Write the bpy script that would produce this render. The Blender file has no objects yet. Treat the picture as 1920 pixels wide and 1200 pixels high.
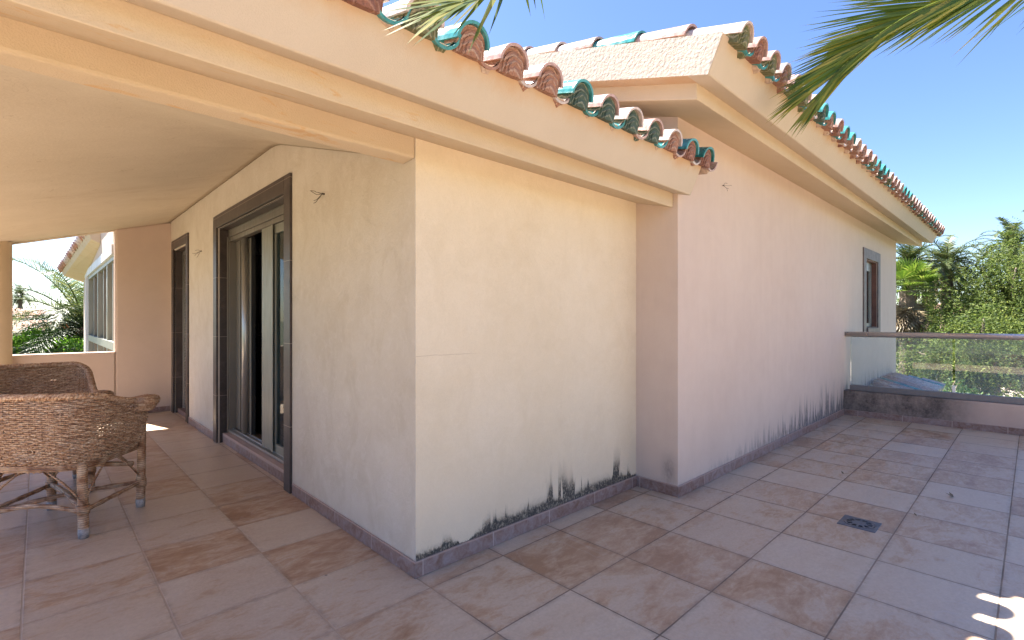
import bpy, bmesh, math, random
from mathutils import Vector, Matrix, noise as mnoise
R = random.Random(7)
sc = bpy.context.scene
COL = sc.collection
PI = math.pi
rad = math.radians

# ------------------------------------------------------------------ materials
class NT:
    def __init__(s, name):
        s.m = bpy.data.materials.new(name); s.m.use_nodes = True
        s.t = s.m.node_tree; s.n = s.t.nodes; s.l = s.t.links
        s.b = s.n.get('Principled BSDF'); s.out = s.n.get('Material Output')
        s.tc = s.n.new('ShaderNodeTexCoord')
    def node(s, t, **k):
        n = s.n.new(t)
        for a, v in k.items(): setattr(n, a, v)
        return n
    def put(s, inp, v):
        if hasattr(v, 'is_output') or isinstance(v, bpy.types.NodeSocket): s.l.new(v, inp)
        else:
            if isinstance(v, (tuple, list)) and len(v) == 3 and inp.type == 'RGBA': v = (*v, 1)
            inp.default_value = v
    def math(s, op, a, b=0.0, c=None, clamp=False):
        n = s.node('ShaderNodeMath', operation=op); n.use_clamp = clamp
        s.put(n.inputs[0], a); s.put(n.inputs[1], b)
        if c is not None: s.put(n.inputs[2], c)
        return n.outputs[0]
    def xyz(s, v):
        n = s.node('ShaderNodeSeparateXYZ'); s.put(n.inputs[0], v); return n.outputs
    def comb(s, x, y, z):
        n = s.node('ShaderNodeCombineXYZ'); s.put(n.inputs[0], x); s.put(n.inputs[1], y); s.put(n.inputs[2], z); return n.outputs[0]
    def scale(s, v, sx, sy, sz):
        n = s.node('ShaderNodeMapping'); s.put(n.inputs['Vector'], v); n.inputs['Scale'].default_value = (sx, sy, sz); return n.outputs[0]
    def noise(s, v, sc_=5, det=4, rough=.55, dist=0):
        n = s.node('ShaderNodeTexNoise'); s.put(n.inputs['Vector'], v)
        n.inputs['Scale'].default_value = sc_; n.inputs['Detail'].default_value = det
        n.inputs['Roughness'].default_value = rough; n.inputs['Distortion'].default_value = dist
        return n.outputs['Fac']
    def white(s, v):
        n = s.node('ShaderNodeTexWhiteNoise', noise_dimensions='3D'); s.put(n.inputs['Vector'], v); return n.outputs
    def ramp(s, f, pts):
        n = s.node('ShaderNodeValToRGB'); s.put(n.inputs[0], f)
        e = n.color_ramp.elements
        while len(e) < len(pts): e.new(.5)
        for i, (p, c) in enumerate(pts):
            e[i].position = p; e[i].color = (*c, 1) if len(c) == 3 else c
        return n.outputs[0]
    def mr(s, f, a, b, c=0, d=1, smooth=False):
        n = s.node('ShaderNodeMapRange'); n.interpolation_type = 'SMOOTHSTEP' if smooth else 'LINEAR'
        s.put(n.inputs[0], f)
        for i, v in zip((1, 2, 3, 4), (a, b, c, d)): s.put(n.inputs[i], v)
        return n.outputs[0]
    def mix(s, f, a, b, bt='MIX'):
        n = s.node('ShaderNodeMix', data_type='RGBA', blend_type=bt)
        s.put(n.inputs[0], f); s.put(n.inputs[6], a); s.put(n.inputs[7], b); return n.outputs[2]
    def bump(s, h, strength=.3, dist=.01, nrm=None):
        n = s.node('ShaderNodeBump'); s.put(n.inputs['Height'], h)
        n.inputs['Strength'].default_value = strength; n.inputs['Distance'].default_value = dist
        if nrm: s.l.new(nrm, n.inputs['Normal'])
        return n.outputs[0]
    def fin(s, col, rough=.7, nrm=None, metal=0, spec=None):
        s.put(s.b.inputs['Base Color'], col); s.put(s.b.inputs['Roughness'], rough)
        if nrm is not None: s.l.new(nrm, s.b.inputs['Normal'])
        s.b.inputs['Metallic'].default_value = metal
        if spec is not None: s.b.inputs['Specular IOR Level'].default_value = spec
        return s.m

M = {}
def stucco(name, c1, c2, grain=160, gd=.004, trowel=0.0, vstreak=0.0, stain=None):
    t = NT(name); o = t.tc.outputs['Object']
    a = t.noise(o, 1.3, 5, .6); b = t.noise(o, 7, 4, .6)
    f = t.math('ADD', t.math('MULTIPLY', a, .65), t.math('MULTIPLY', b, .35))
    col = t.ramp(f, [(.32, c1), (.68, c2)])
    fine = t.noise(o, grain, 2, .6)
    col = t.mix(t.mr(fine, .3, .7, .10, 0), col, tuple(x*.55 for x in c1))
    h = t.math('MULTIPLY', fine, 1.0)
    if vstreak:
        vs = t.noise(t.scale(o, 5, 5, .7), 2.0, 6, .65)
        col = t.mix(t.math('MULTIPLY', t.mr(vs, .45, .75), vstreak), col, tuple(x*.72 for x in c1))
    if trowel:
        tw = t.noise(t.scale(o, 1, 1, .7), 4.5, 6, .68, 1.1)
        tw2 = t.noise(o, 16, 5, .62, 1.4)
        h = t.math('ADD', t.math('MULTIPLY', fine, .3), t.math('ADD', t.math('MULTIPLY', tw, 2.2), t.math('MULTIPLY', tw2, .8)))
        col = t.mix(t.math('MULTIPLY', t.mr(tw, .44, .70, smooth=True), .22*trowel), col, (c1[0]*.80, c1[1]*.76, c1[2]*.68))
        col = t.mix(t.math('MULTIPLY', t.mr(tw2, .48, .70, smooth=True), .16*trowel), col, (c2[0]*1.1, c2[1]*1.12, c2[2]*1.2))
    if stain: col = stain(t, o, col)
    return t.fin(col, .9, t.bump(h, .55, gd), spec=.25)

def mould_yellow(t, o, col):
    x, y, z = t.xyz(o)
    # rust/damp tide mark: lower part a touch more ochre, with a wavering edge
    tide = t.noise(t.comb(t.math('MULTIPLY', x, 1.4), 0, t.math('MULTIPLY', z, .6)), 1.5, 4, .6)
    tm = t.mr(z, t.math('ADD', .35, t.math('MULTIPLY', tide, .5)), t.math('ADD', .05, t.math('MULTIPLY', tide, .35)), 0, 1, True)
    col = t.mix(t.math('MULTIPLY', tm, .45), col, (.70, .58, .42))
    # faint drifting crack
    ck = t.noise(t.comb(t.math('MULTIPLY', x, 3), 0, 0), 2, 3, .6)
    d = t.math('ABSOLUTE', t.math('SUBTRACT', z, t.math('ADD', 1.062, t.math('MULTIPLY', ck, .02))))
    ckm = t.math('MULTIPLY', t.mr(d, .0025, .0, 0, 1), t.mr(x, 1.75, 1.6))
    col = t.mix(t.math('MULTIPLY', ckm, .45), col, (.3, .2, .12))
    # black mould along the skirting, climbing in narrow tufts
    zz = t.math('SUBTRACT', z, .078)
    low = t.noise(t.comb(x, 0, 0), 2.6, 2, .5)
    tuft = t.noise(t.comb(t.math('MULTIPLY', x, 7.5), 0, t.math('MULTIPLY', zz, 1.2)), 1, 3, .6)
    tall = t.math('MULTIPLY', t.math('MULTIPLY', t.mr(tuft, .50, .56, 0, 1), t.mr(t.noise(t.comb(x, 5, 0), 4.3, 2), .35, .6, .3, 1)), t.mr(x, 1.75, 2.2, .15, 1))
    base = t.math('MULTIPLY', t.mr(low, .34, .50, .45, 1), .075)
    base = t.math('MULTIPLY', base, t.mr(x, 1.6, 1.9, .5, 1))
    H = t.math('ADD', base, t.math('MULTIPLY', tall, .17))
    H = t.math('MULTIPLY', H, t.mr(x, 3.2, 3.0, .25, 1))
    gap = t.math('ABSOLUTE', t.math('SUBTRACT', x, 1.63))
    H = t.math('MULTIPLY', H, t.mr(gap, .03, .09, .1, 1))
    sp = t.noise(t.scale(o, 1, 1, .6), 95, 4, .7)
    H = t.math('ADD', H, t.math('MULTIPLY', t.math('SUBTRACT', sp, .5), .05))
    m = t.mr(t.math('DIVIDE', zz, t.math('MAXIMUM', H, .004)), 1.0, .45, 0, 1, True)
    m = t.math('MULTIPLY', m, t.mr(sp, .33, .52, .45, 1))
    halo = t.mr(t.math('DIVIDE', zz, t.math('MAXIMUM', H, .004)), 1.5, .8, 0, .3, True)
    col = t.mix(halo, col, (.30, .24, .17))
    return t.mix(t.math('MULTIPLY', m, .93), col, (.035, .034, .034))

def mould_pink(t, o, col):
    x, y, z = t.xyz(o)
    zz = t.math('SUBTRACT', z, .07)
    env = t.mr(x, 3.6, 6.6, .10, 1)
    st = t.noise(t.comb(t.math('MULTIPLY', x, 8), 0, t.math('MULTIPLY', zz, .8)), 1, 4, .65)
    st2 = t.noise(t.comb(t.math('MULTIPLY', x, 26), 0, t.math('MULTIPLY', zz, 1.5)), 1, 3, .6)
    H = t.math('MULTIPLY', env, t.math('ADD', .05, t.math('MULTIPLY', t.mr(st, .42, .56), .38)))
    sp = t.noise(t.scale(o, 1, 1, .5), 60, 4, .7)
    q = t.math('DIVIDE', zz, t.math('MAXIMUM', H, .01))
    m = t.mr(q, 1.15, .2, 0, 1, True)
    m = t.math('MULTIPLY', m, t.mr(st2, .38, .54, .2, 1))
    m = t.math('MULTIPLY', m, t.mr(sp, .30, .60, .45, 1))
    m = t.math('MULTIPLY', m, env)
    # the smudge on the west return by the corner
    dx = t.math('SUBTRACT', y, 1.80); 
    r1 = t.mr(t.math('ABSOLUTE', dx), .085, .0, 0, 1, True)
    r2 = t.mr(t.math('ABSOLUTE', t.math('SUBTRACT', z, .17)), .17, .0, 0, 1, True)
    sm = t.math('MULTIPLY', t.math('MULTIPLY', r1, r2), t.mr(x, 3.30, 3.28))
    m = t.math('MAXIMUM', t.math('MULTIPLY', m, 1.15, clamp=True), t.math('MULTIPLY', t.math('MULTIPLY', sm, t.mr(sp, .3, .7, .4, 1)), .6))
    low = t.mr(zz, .5, 0, 0, .22, True)
    col = t.mix(t.math('MULTIPLY', low, env), col, (.40, .34, .28))
    return t.mix(m, col, (.09, .092, .10))

def mould_parapet(t, o, col):
    x, y, z = t.xyz(o)
    n1 = t.noise(t.scale(o, 1, 1.4, 1), 4.5, 5, .7)
    n2 = t.noise(o, 38, 4, .7)
    e = t.mr(y, .30, .85, 0, 1, True)
    m = t.math('MULTIPLY', e, t.mr(n1, .25, .58, .45, 1))
    m = t.math('MULTIPLY', m, t.mr(n2, .3, .6, .75, 1))
    return t.mix(t.math('MULTIPLY', m, .92), col, (.055, .050, .047))

def beam_stain(t, o, col):
    x, y, z = t.xyz(o)
    n1 = t.noise(t.scale(o, 2.2, 6, 9), 1.6, 5, .7, .6)
    m = t.mr(n1, .56, .68, 0, .55, True)
    return t.mix(t.math('MULTIPLY', m, t.mr(x, 2.3, 1.2)), col, (.52, .28, .09))

def ceil_stain(t, o, col):
    n1 = t.noise(t.scale(o, 1, 2.2, 1), 1.1, 6, .65, .8); n2 = t.noise(o, 9, 4, .7)
    col = t.mix(t.math('MULTIPLY', t.mr(n1, .52, .70, 0, .35, True), t.mr(n2, .3, .6, .4, 1)), col, (.36, .26, .16))
    ck = t.noise(o, 2.3, 3, .6, .6)
    return t.mix(t.mr(t.math('ABSOLUTE', t.math('SUBTRACT', ck, .5)), .0022, .0, 0, .4), col, (.28, .20, .13))
def fascia_dirt(t, o, col):
    x, y, z = t.xyz(o)
    zl = t.math('SUBTRACT', z, t.mr(y, 1.40, 1.42, 2.845, 2.31))
    n1 = t.noise(t.scale(o, 1, 1, .5), 5, 5, .7)
    d = t.math('ADD', zl, t.math('MULTIPLY', t.math('SUBTRACT', n1, .5), .16))
    m = t.math('MULTIPLY', t.mr(d, -.10, .0, 0, 1, True), t.mr(t.noise(o, 2.2, 3), .35, .6, .3, 1))
    return t.mix(t.math('MULTIPLY', m, .6), col, (.48, .27, .12))
Y1, Y2 = (.60, .44, .26), (.70, .55, .36)
M['yellow'] = stucco('yellow_render', (.69, .58, .415), (.75, .65, .495), 120, .006, .7, 0, mould_yellow)
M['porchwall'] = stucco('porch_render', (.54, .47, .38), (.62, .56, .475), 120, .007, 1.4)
M['pink'] = stucco('pink_render', (.60, .475, .395), (.66, .54, .455), 210, .0022, 0, .13, mould_pink)
M['pinkend'] = stucco('pink_end_render', (.56, .435, .355), (.62, .49, .405), 260, .003)
M['fascia'] = stucco('fascia_render', (.50, .415, .315), (.54, .455, .35), 230, .0022, 0, 0, fascia_dirt)
M['band'] = stucco('band_render', (.53, .42, .285), (.59, .48, .345), 170, .004, 0, 0, beam_stain)
M['gable'] = stucco('gable_render', (.40, .34, .28), (.48, .41, .34), 46, .008)
M['ceiling'] = stucco('ceiling_render', (.51, .43, .32), (.58, .50, .385), 60, .003, 0, 0, ceil_stain)
M['parapet'] = stucco('parapet_render', (.46, .36, .31), (.54, .43, .37), 150, .003, 0, 0, mould_parapet)
M['column'] = stucco('column_render', (.58, .455, .30), (.64, .51, .35), 150, .002)

P = .459
def floor_mat():
    t = NT('terrace_tiles'); o = t.tc.outputs['Object']
    x, y, z = t.xyz(o)
    wob = t.math('MULTIPLY', t.math('SUBTRACT', t.noise(o, 9, 2), .5), .0035)
    u = t.math('DIVIDE', t.math('ADD', t.math('SUBTRACT', x, 1.326), wob), P)
    v = t.math('DIVIDE', t.math('ADD', t.math('SUBTRACT', y, 1.482), wob), P)
    fu = t.math('FRACT', u); fv = t.math('FRACT', v)
    iu = t.math('FLOOR', u); iv = t.math('FLOOR', v)
    eu = t.math('MINIMUM', fu, t.math('SUBTRACT', 1, fu)); ev = t.math('MINIMUM', fv, t.math('SUBTRACT', 1, fv))
    e = t.math('MULTIPLY', t.math('MINIMUM', eu, ev), P)
    wn = t.white(t.comb(iu, iv, 3.3)); r = t.xyz(wn['Color'])
    off = t.comb(t.math('MULTIPLY', r[0], 37), t.math('MULTIPLY', r[1], 53), r[2])
    ov = t.node('ShaderNodeVectorMath', operation='ADD'); t.l.new(o, ov.inputs[0]); t.l.new(off, ov.inputs[1])
    c = ov.outputs[0]
    # slate-like drift, stretched along one axis of the tile
    cl = t.noise(t.scale(c, 1.0, 1.7, 1), 3.0, 8, .66, .7)
    cl2 = t.noise(t.scale(c, 1.0, 2.6, 1), 11, 6, .66, .8)
    cl3 = t.noise(c, 70, 4, .7)
    f = t.math('ADD', t.math('MULTIPLY', cl, .68), t.math('MULTIPLY', cl2, .32))
    f = t.math('ADD', f, t.math('MULTIPLY', t.math('SUBTRACT', r[2], .5), .19))
    col = t.ramp(f, [(.33, (.36, .195, .10)), (.44, (.50, .34, .215)), (.50, (.55, .42, .30)), (.59, (.58, .46, .335)), (.74, (.62, .52, .40))])
    mauve = t.mr(r[0], .3, 1, 0, .22)
    col = t.mix(mauve, col, (.52, .41, .33))
    col = t.mix(t.mr(cl3, .35, .75, 0, .22), col, (.14, .095, .08))
    col = t.mix(t.mr(t.noise(o, 420, 2), .66, .74, 0, .35), col, (.45, .38, .33))
    # dried puddle rims
    pud = t.noise(o, 2.1, 3, .5, 1.0)
    rim = t.mr(t.math('ABSOLUTE', t.math('SUBTRACT', pud, .55)), .010, .0, 0, .16, True)
    col = t.mix(rim, col, (.52, .47, .43))
    dust = t.mr(t.noise(o, 1.1, 4, .6), .45, .7, 0, .22)
    col = t.mix(dust, col, (.56, .44, .33))
    # dirt near the joints
    dirt = t.mr(e, .03, .003, 0, 1, True)
    col = t.mix(t.math('MULTIPLY', dirt, t.mr(t.noise(o, 14, 4, .7), .4, .7, 0, .45)), col, (.13, .09, .07))
    g = t.mr(e, .0042, .0026, 0, 1)
    porch = t.math('MULTIPLY', t.mr(x, 1.5, 1.2), t.mr(y, 1.6, 1.9))
    gc = t.mix(porch, t.mix(t.mr(t.noise(o, 3, 4, .7), .35, .65), (.085, .062, .048), (.30, .22, .16)), (.46, .34, .24))
    gn = t.mr(t.noise(o, 6, 4), .35, .6, .55, 1)
    col = t.mix(t.math('MULTIPLY', g, gn), col, gc)
    # little dark droppings
    vo = t.node('ShaderNodeTexVoronoi'); t.put(vo.inputs['Vector'], o); vo.inputs['Scale'].default_value = 2.6
    spot = t.math('MULTIPLY', t.mr(vo.outputs['Distance'], .030, .018, 0, 1), t.mr(t.xyz(vo.outputs['Color'])[0], .60, .62))
    col = t.mix(t.math('MULTIPLY', spot, .8), col, (.06, .045, .04))
    h = t.math('ADD', t.math('MULTIPLY', t.math('SUBTRACT', 1, g), 1.0), t.math('MULTIPLY', cl2, .22))
    h = t.math('ADD', h, t.math('MULTIPLY', cl3, .07))
    rough = t.mr(cl, .3, .7, .34, .56)
    return t.fin(col, t.math('MAXIMUM', rough, t.math('MULTIPLY', g, .9)), t.bump(h, .5, .0035), spec=.45)
M['floor'] = floor_mat()

def skirting_mat(axis):
    t = NT('skirting_tile_' + axis); o = t.tc.outputs['Object']; s = t.xyz(o)
    a = s[0] if axis == 'x' else s[1]
    off = 1.36 if axis == 'x' else 2.03
    u = t.math('DIVIDE', t.math('SUBTRACT', a, off), .459)
    fu = t.math('FRACT', u); e = t.math('MULTIPLY', t.math('MINIMUM', fu, t.math('SUBTRACT', 1, fu)), .459)
    r = t.xyz(t.white(t.comb(t.math('FLOOR', u), 0, 0))['Color'])
    n1 = t.noise(o, 14, 6, .65, 1.2); n2 = t.noise(o, 60, 4, .6)
    f = t.math('ADD', t.math('MULTIPLY', n1, .75), t.math('MULTIPLY', n2, .25))
    f = t.math('ADD', f, t.math('MULTIPLY', t.math('SUBTRACT', r[0], .5), .12))
    col = t.ramp(f, [(.34, (.19, .10, .07)), (.48, (.255, .17, .145)), (.62, (.30, .235, .225)), (.75, (.36, .29, .28))])
    col = t.mix(t.mr(s[2], .072, .078), col, (.42, .30, .25))
    col = t.mix(t.mr(e, .003, .002), col, (.45, .37, .33))
    return t.fin(col, .5, t.bump(t.math('ADD', n1, t.mr(e, .003, .002, 1, 0)), .3, .002))
M['skx'] = skirting_mat('x'); M['sky'] = skirting_mat('y')

def stone_mat():
    t = NT('brown_stone_surround'); o = t.tc.outputs['Object']; s = t.xyz(o)
    n1 = t.noise(o, 7, 6, .65, .8); n2 = t.noise(t.scale(o, 1, 1, 3), 34, 4, .6)
    col = t.ramp(t.math('ADD', t.math('MULTIPLY', n1, .7), t.math('MULTIPLY', n2, .3)), [(.35, (.036, .027, .024)), (.55, (.062, .047, .042)), (.72, (.105, .083, .075))])
    fz = t.math('FRACT', t.math('DIVIDE', t.math('ADD', s[2], .12), .60))
    j = t.mr(t.math('MINIMUM', fz, t.math('SUBTRACT', 1, fz)), .0045, .003)
    col = t.mix(t.math('MULTIPLY', j, .7), col, (.34, .27, .23))
    return t.fin(col, .42, t.bump(n2, .2, .002))
M['stone'] = stone_mat()
def stone2():
    t = NT('grey_stone_surround'); o = t.tc.outputs['Object']
    n1 = t.noise(o, 9, 6, .65, .8)
    col = t.ramp(n1, [(.35, (.12, .09, .08)), (.65, (.20, .155, .14))])
    return t.fin(col, .55)
M['stone_light'] = stone2()
def lintel_mat():
    t = NT('pale_lintel_stone'); o = t.tc.outputs['Object']
    return t.fin(t.ramp(t.noise(o, 3, 5, .6), [(.3, (.50, .50, .52)), (.7, (.68, .69, .72))]), .5)
M['lintel'] = lintel_mat()

def metal(name, c, rough=.35, met=.6):
    t = NT(name); o = t.tc.outputs['Object']
    n = t.noise(t.scale(o, 1, 1, .2), 30, 3)
    return t.fin(t.mix(t.mr(n, .3, .7, 0, .25), c, tuple(x*.7 for x in c)), t.mr(n, .3, .7, rough, rough+.15), None, met)
M['alu'] = metal('bronze_aluminium', (.22, .20, .17), .38, .55)
M['alu_lt'] = metal('silver_aluminium', (.42, .41, .38), .28, .7)
M['alu_green'] = metal('grey_green_aluminium', (.25, .25, .21), .4, .35)
M['rail'] = metal('brown_grey_rail', (.62, .56, .53), .26, .85)
M['channel'] = metal('grey_channel', (.20, .19, .195), .45, .5)
M['steel'] = metal('drain_steel', (.16, .18, .21), .42, .8)
M['rubber'] = metal('dark_rubber', (.02, .02, .02), .6, 0)

def glass(name, tint, haze=0.0, hazecol=(.6, .7, .75), refl=1.0):
    t = NT(name); t.n.remove(t.b)
    tr = t.node('ShaderNodeBsdfTransparent'); tr.inputs[0].default_value = (*tint, 1)
    gl = t.node('ShaderNodeBsdfGlossy'); gl.inputs['Roughness'].default_value = .01; gl.inputs['Color'].default_value = (refl, refl, refl, 1)
    fr = t.node('ShaderNodeFresnel'); fr.inputs[0].default_value = 1.5
    m1 = t.node('ShaderNodeMixShader'); t.l.new(fr.outputs[0], m1.inputs[0]); t.l.new(tr.outputs[0], m1.inputs[1]); t.l.new(gl.outputs[0], m1.inputs[2])
    last = m1.outputs[0]
    if haze:
        df = t.node('ShaderNodeBsdfDiffuse'); df.inputs[0].default_value = (*hazecol, 1)
        n = t.noise(t.tc.outputs['Object'], 3, 4)
        m2 = t.node('ShaderNodeMixShader'); t.l.new(t.mr(n, .3, .7, haze*.6, haze*1.4), m2.inputs[0]); t.l.new(last, m2.inputs[1]); t.l.new(df.outputs[0], m2.inputs[2]); last = m2.outputs[0]
    t.l.new(last, t.out.inputs[0]); return t.m
M['rail_glass'] = glass('dusty_rail_glass', (.94, .97, .97), .07, (.55, .68, .74))
M['pane'] = glass('window_pane', (.55, .62, .64), 0)
M['pane_teal'] = glass('sliding_pane', (.42, .55, .56), .05, (.3, .42, .42), .5)

def plain(name, c, rough=.7, var=.25, sc_=8, metal_=0, bump=0):
    t = NT(name); o = t.tc.outputs['Object']; n = t.noise(o, sc_, 5, .6)
    return t.fin(t.mix(t.mr(n, .3, .7), tuple(x*(1-var) for x in c), tuple(min(1, x*(1+var)) for x in c)), rough, t.bump(n, .4, bump) if bump else None, metal_)
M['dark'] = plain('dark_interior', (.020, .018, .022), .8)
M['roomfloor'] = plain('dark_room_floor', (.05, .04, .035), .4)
M['wire'] = plain('old_wire', (.05, .035, .025), .6)
M['black'] = plain('black_iron', (.012, .012, .012), .5)
M['shutter'] = plain('grey_shutter', (.20, .18, .15), .5)

GL = {'turq': (.05, .25, .26), 'green': (.055, .115, .055), 'mauve': (.42, .27, .235), 'terra': (.34, .17, .12), 'teal': (.02, .16, .15), 'pale': (.52, .42, .38)}
for k, c in GL.items():
    t = NT('glazed_tile_' + k); o = t.tc.outputs['Object']
    n = t.noise(o, 26, 5, .65); n2 = t.noise(o, 6, 4)
    cc = t.mix(t.mr(n, .35, .7), tuple(x*.65 for x in c), tuple(min(1, x*1.35) for x in c))
    cc = t.mix(t.mr(n2, .55, .75, 0, .5), cc, (.40, .33, .28))
    M['g_' + k] = t.fin(cc, t.mr(n2, .4, .7, .12, .5), t.bump(n, .2, .003))
for k, a, b in (('brown', (.30, .15, .10), (.50, .37, .30)), ('olive', (.12, .125, .055), (.42, .36, .24)), ('red', (.23, .10, .07), (.42, .24, .17)), ('jade', (.05, .085, .065), (.30, .30, .22))):
    t = NT('tile_end_' + k); o = t.tc.outputs['Object']
    x, y, z = t.xyz(o)
    nn = t.noise(o, 22, 3, .6)
    r = t.math('SQRT', t.math('ADD', t.math('MULTIPLY', x, x), t.math('MULTIPLY', t.math('ADD', z, .09), t.math('MULTIPLY', t.math('ADD', z, .09), .35))))
    w = t.math('SINE', t.math('ADD', t.math('MULTIPLY', r, 330), t.math('MULTIPLY', nn, 9)))
    sp = t.noise(o, 130, 3, .7)
    cc = t.mix(t.math('MULTIPLY', t.mr(w, .4, 1), .5), a, b)
    cc = t.mix(t.mr(sp, .5, .7, 0, .6), cc, tuple(q*.3 for q in a))
    M['e_' + k] = t.fin(cc, .75, t.bump(t.math('ADD', w, sp), .6, .004))
M['mortar'] = plain('roof_mortar', (.42, .31, .24), .9, .3, 40, 0, .01)

def wicker_mat(name, dark=1.0):
    t = NT(name); o = t.tc.outputs['Object']
    n1 = t.noise(o, 5, 4, .6); n2 = t.noise(o, 70, 4, .7); n3 = t.noise(t.scale(o, 1, 1, 8), 16, 3)
    c = t.ramp(t.math('ADD', t.math('MULTIPLY', n2, .6), t.math('MULTIPLY', n3, .4)),
               [(.36, (.13, .062, .034)), (.46, (.36, .20, .11)), (.54, (.56, .37, .235)), (.66, (.76, .62, .47))])
    c = t.mix(t.mr(n1, .50, .68, 0, .45), c, (.38, .18, .07))
    c = t.mix(t.mr(t.noise(o, 9, 3), .55, .75, 0, .35), c, (.40, .36, .33))
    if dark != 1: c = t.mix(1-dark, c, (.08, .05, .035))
    return t.fin(c, .5, t.bump(n2, .3, .002))
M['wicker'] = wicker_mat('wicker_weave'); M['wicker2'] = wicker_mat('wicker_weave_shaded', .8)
def cane_mat():
    t = NT('wrapped_cane'); o = t.tc.outputs['Object']
    z = t.xyz(o)[2]; n = t.noise(o, 18, 4)
    w = t.math('SINE', t.math('ADD', t.math('MULTIPLY', z, 520), t.math('MULTIPLY', n, 5)))
    c = t.ramp(n, [(.35, (.26, .12, .055)), (.5, (.44, .27, .16)), (.68, (.60, .44, .30))])
    c = t.mix(t.mr(w, -1, -.2, .6, 0), c, (.09, .05, .03))
    return t.fin(c, .5, t.bump(w, .5, .003))
M['cane'] = cane_mat()
M['foot'] = plain('worn_grey_foot', (.34, .32, .31), .6, .4, 40)

def leaf_mat(name, c1, c2, c3=None, sc_=6, trans=.35, rough=.5):
    t = NT(name); o = t.tc.outputs['Object']; g = t.node('ShaderNodeNewGeometry')
    f = t.math('ADD', t.math('MULTIPLY', g.outputs['Random Per Island'], .6), t.math('MULTIPLY', t.noise(o, sc_, 3), .4))
    pts = [(.2, c1), (.62, c2)] + ([(.85, c3)] if c3 else [])
    c = t.ramp(f, pts)
    t.fin(c, rough)
    tl = t.node('ShaderNodeBsdfTranslucent'); t.l.new(c, tl.inputs[0])
    mx = t.node('ShaderNodeMixShader'); mx.inputs[0].default_value = trans
    t.l.new(t.b.outputs[0], mx.inputs[1]); t.l.new(tl.outputs[0], mx.inputs[2]); t.l.new(mx.outputs[0], t.out.inputs[0])
    return t.m
M['frond'] = leaf_mat('palm_leaflet', (0.06, 0.115, 0.014), (0.20, 0.24, 0.03), (0.44, 0.36, 0.07), 4, .4, .35)
M['farfrond'] = leaf_mat('far_palm_leaf', (0.026, 0.049, 0.015), (0.068, 0.098, 0.026), (0.165, 0.150, 0.053), 1, .25)
M['leftfrond'] = leaf_mat('grey_green_palm_leaf', (.03, .055, .018), (.085, .12, .035), (.22, .22, .07), 1, .35)
M['deadfrond'] = leaf_mat('dead_palm_leaf', (0.119, 0.077, 0.038), (0.238, 0.175, 0.091), (0.315, 0.259, 0.154), 1, .2)
M['fan'] = leaf_mat('fan_palm_leaf', (.05, .10, .012), (.12, .19, .02), (.22, .25, .05), 1, .35)
M['pepper'] = leaf_mat('pepper_leaf', (.030, .060, .010), (.11, .155, .025), (.26, .29, .07), .6, .45, .75)
M['shrub'] = leaf_mat('shrub_leaf', (0.019, 0.050, 0.010), (0.061, 0.121, 0.019), (0.121, 0.182, 0.039), 1, .35)
M['hedge'] = leaf_mat('hedge_leaf', (.04, .12, .01), (.14, .30, .025), (.28, .42, .05), 1, .5)
M['ylw'] = leaf_mat('yellow_green_leaf', (0.096, 0.132, 0.012), (0.192, 0.216, 0.024), (0.276, 0.252, 0.042), 1, .4)
M['darkleaf'] = leaf_mat('dark_leaf', (0.012, 0.024, 0.009), (0.030, 0.051, 0.018), None, 1, .2)
M['orange'] = plain('orange_flower', (.75, .16, .05), .6, .3, 30)
M['redf'] = plain('red_flower', (.65, .04, .05), .6, .3, 30)
M['bark'] = plain('palm_bark', (.16, .115, .085), .9, .5, 9, 0, .04)
M['orangebase'] = plain('cut_frond_bases', (.50, .22, .09), .8, .4, 6, 0, .03)
M['wood'] = plain('grey_bark', (.17, .13, .10), .9, .4, 9, 0, .03)
M['globe'] = plain('white_globe', (.80, .80, .78), .3, .03)
M['post'] = plain('brown_post', (.22, .09, .06), .5, .2)
M['farpink'] = plain('far_pink_render', (.38, .24, .20), .9, .08, .6)
M['farroof'] = plain('far_tile_roof', (.26, .14, .10), .9, .2, 3)
M['farwhite'] = plain('far_pale_render', (.36, .31, .27), .9, .08, .6)

def ground_mat():
    t = NT('garden_ground'); o = t.tc.outputs['Object']
    n = t.noise(o, .25, 6, .6); n2 = t.noise(o, 3, 5, .7)
    c = t.ramp(t.math('ADD', t.math('MULTIPLY', n, .6), t.math('MULTIPLY', n2, .4)), [(.38, (.025, .045, .012)), (.5, (.06, .07, .025)), (.62, (.14, .12, .07))])
    return t.fin(c, .95, t.bump(n2, .5, .03))
M['ground'] = ground_mat()
M['path'] = plain('sandy_path', (.36, .29, .23), .95, .15, 5, 0, .01)
M['slab'] = plain('terrace_edge_render', (.60, .45, .36), .9, .1, 4)

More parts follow.
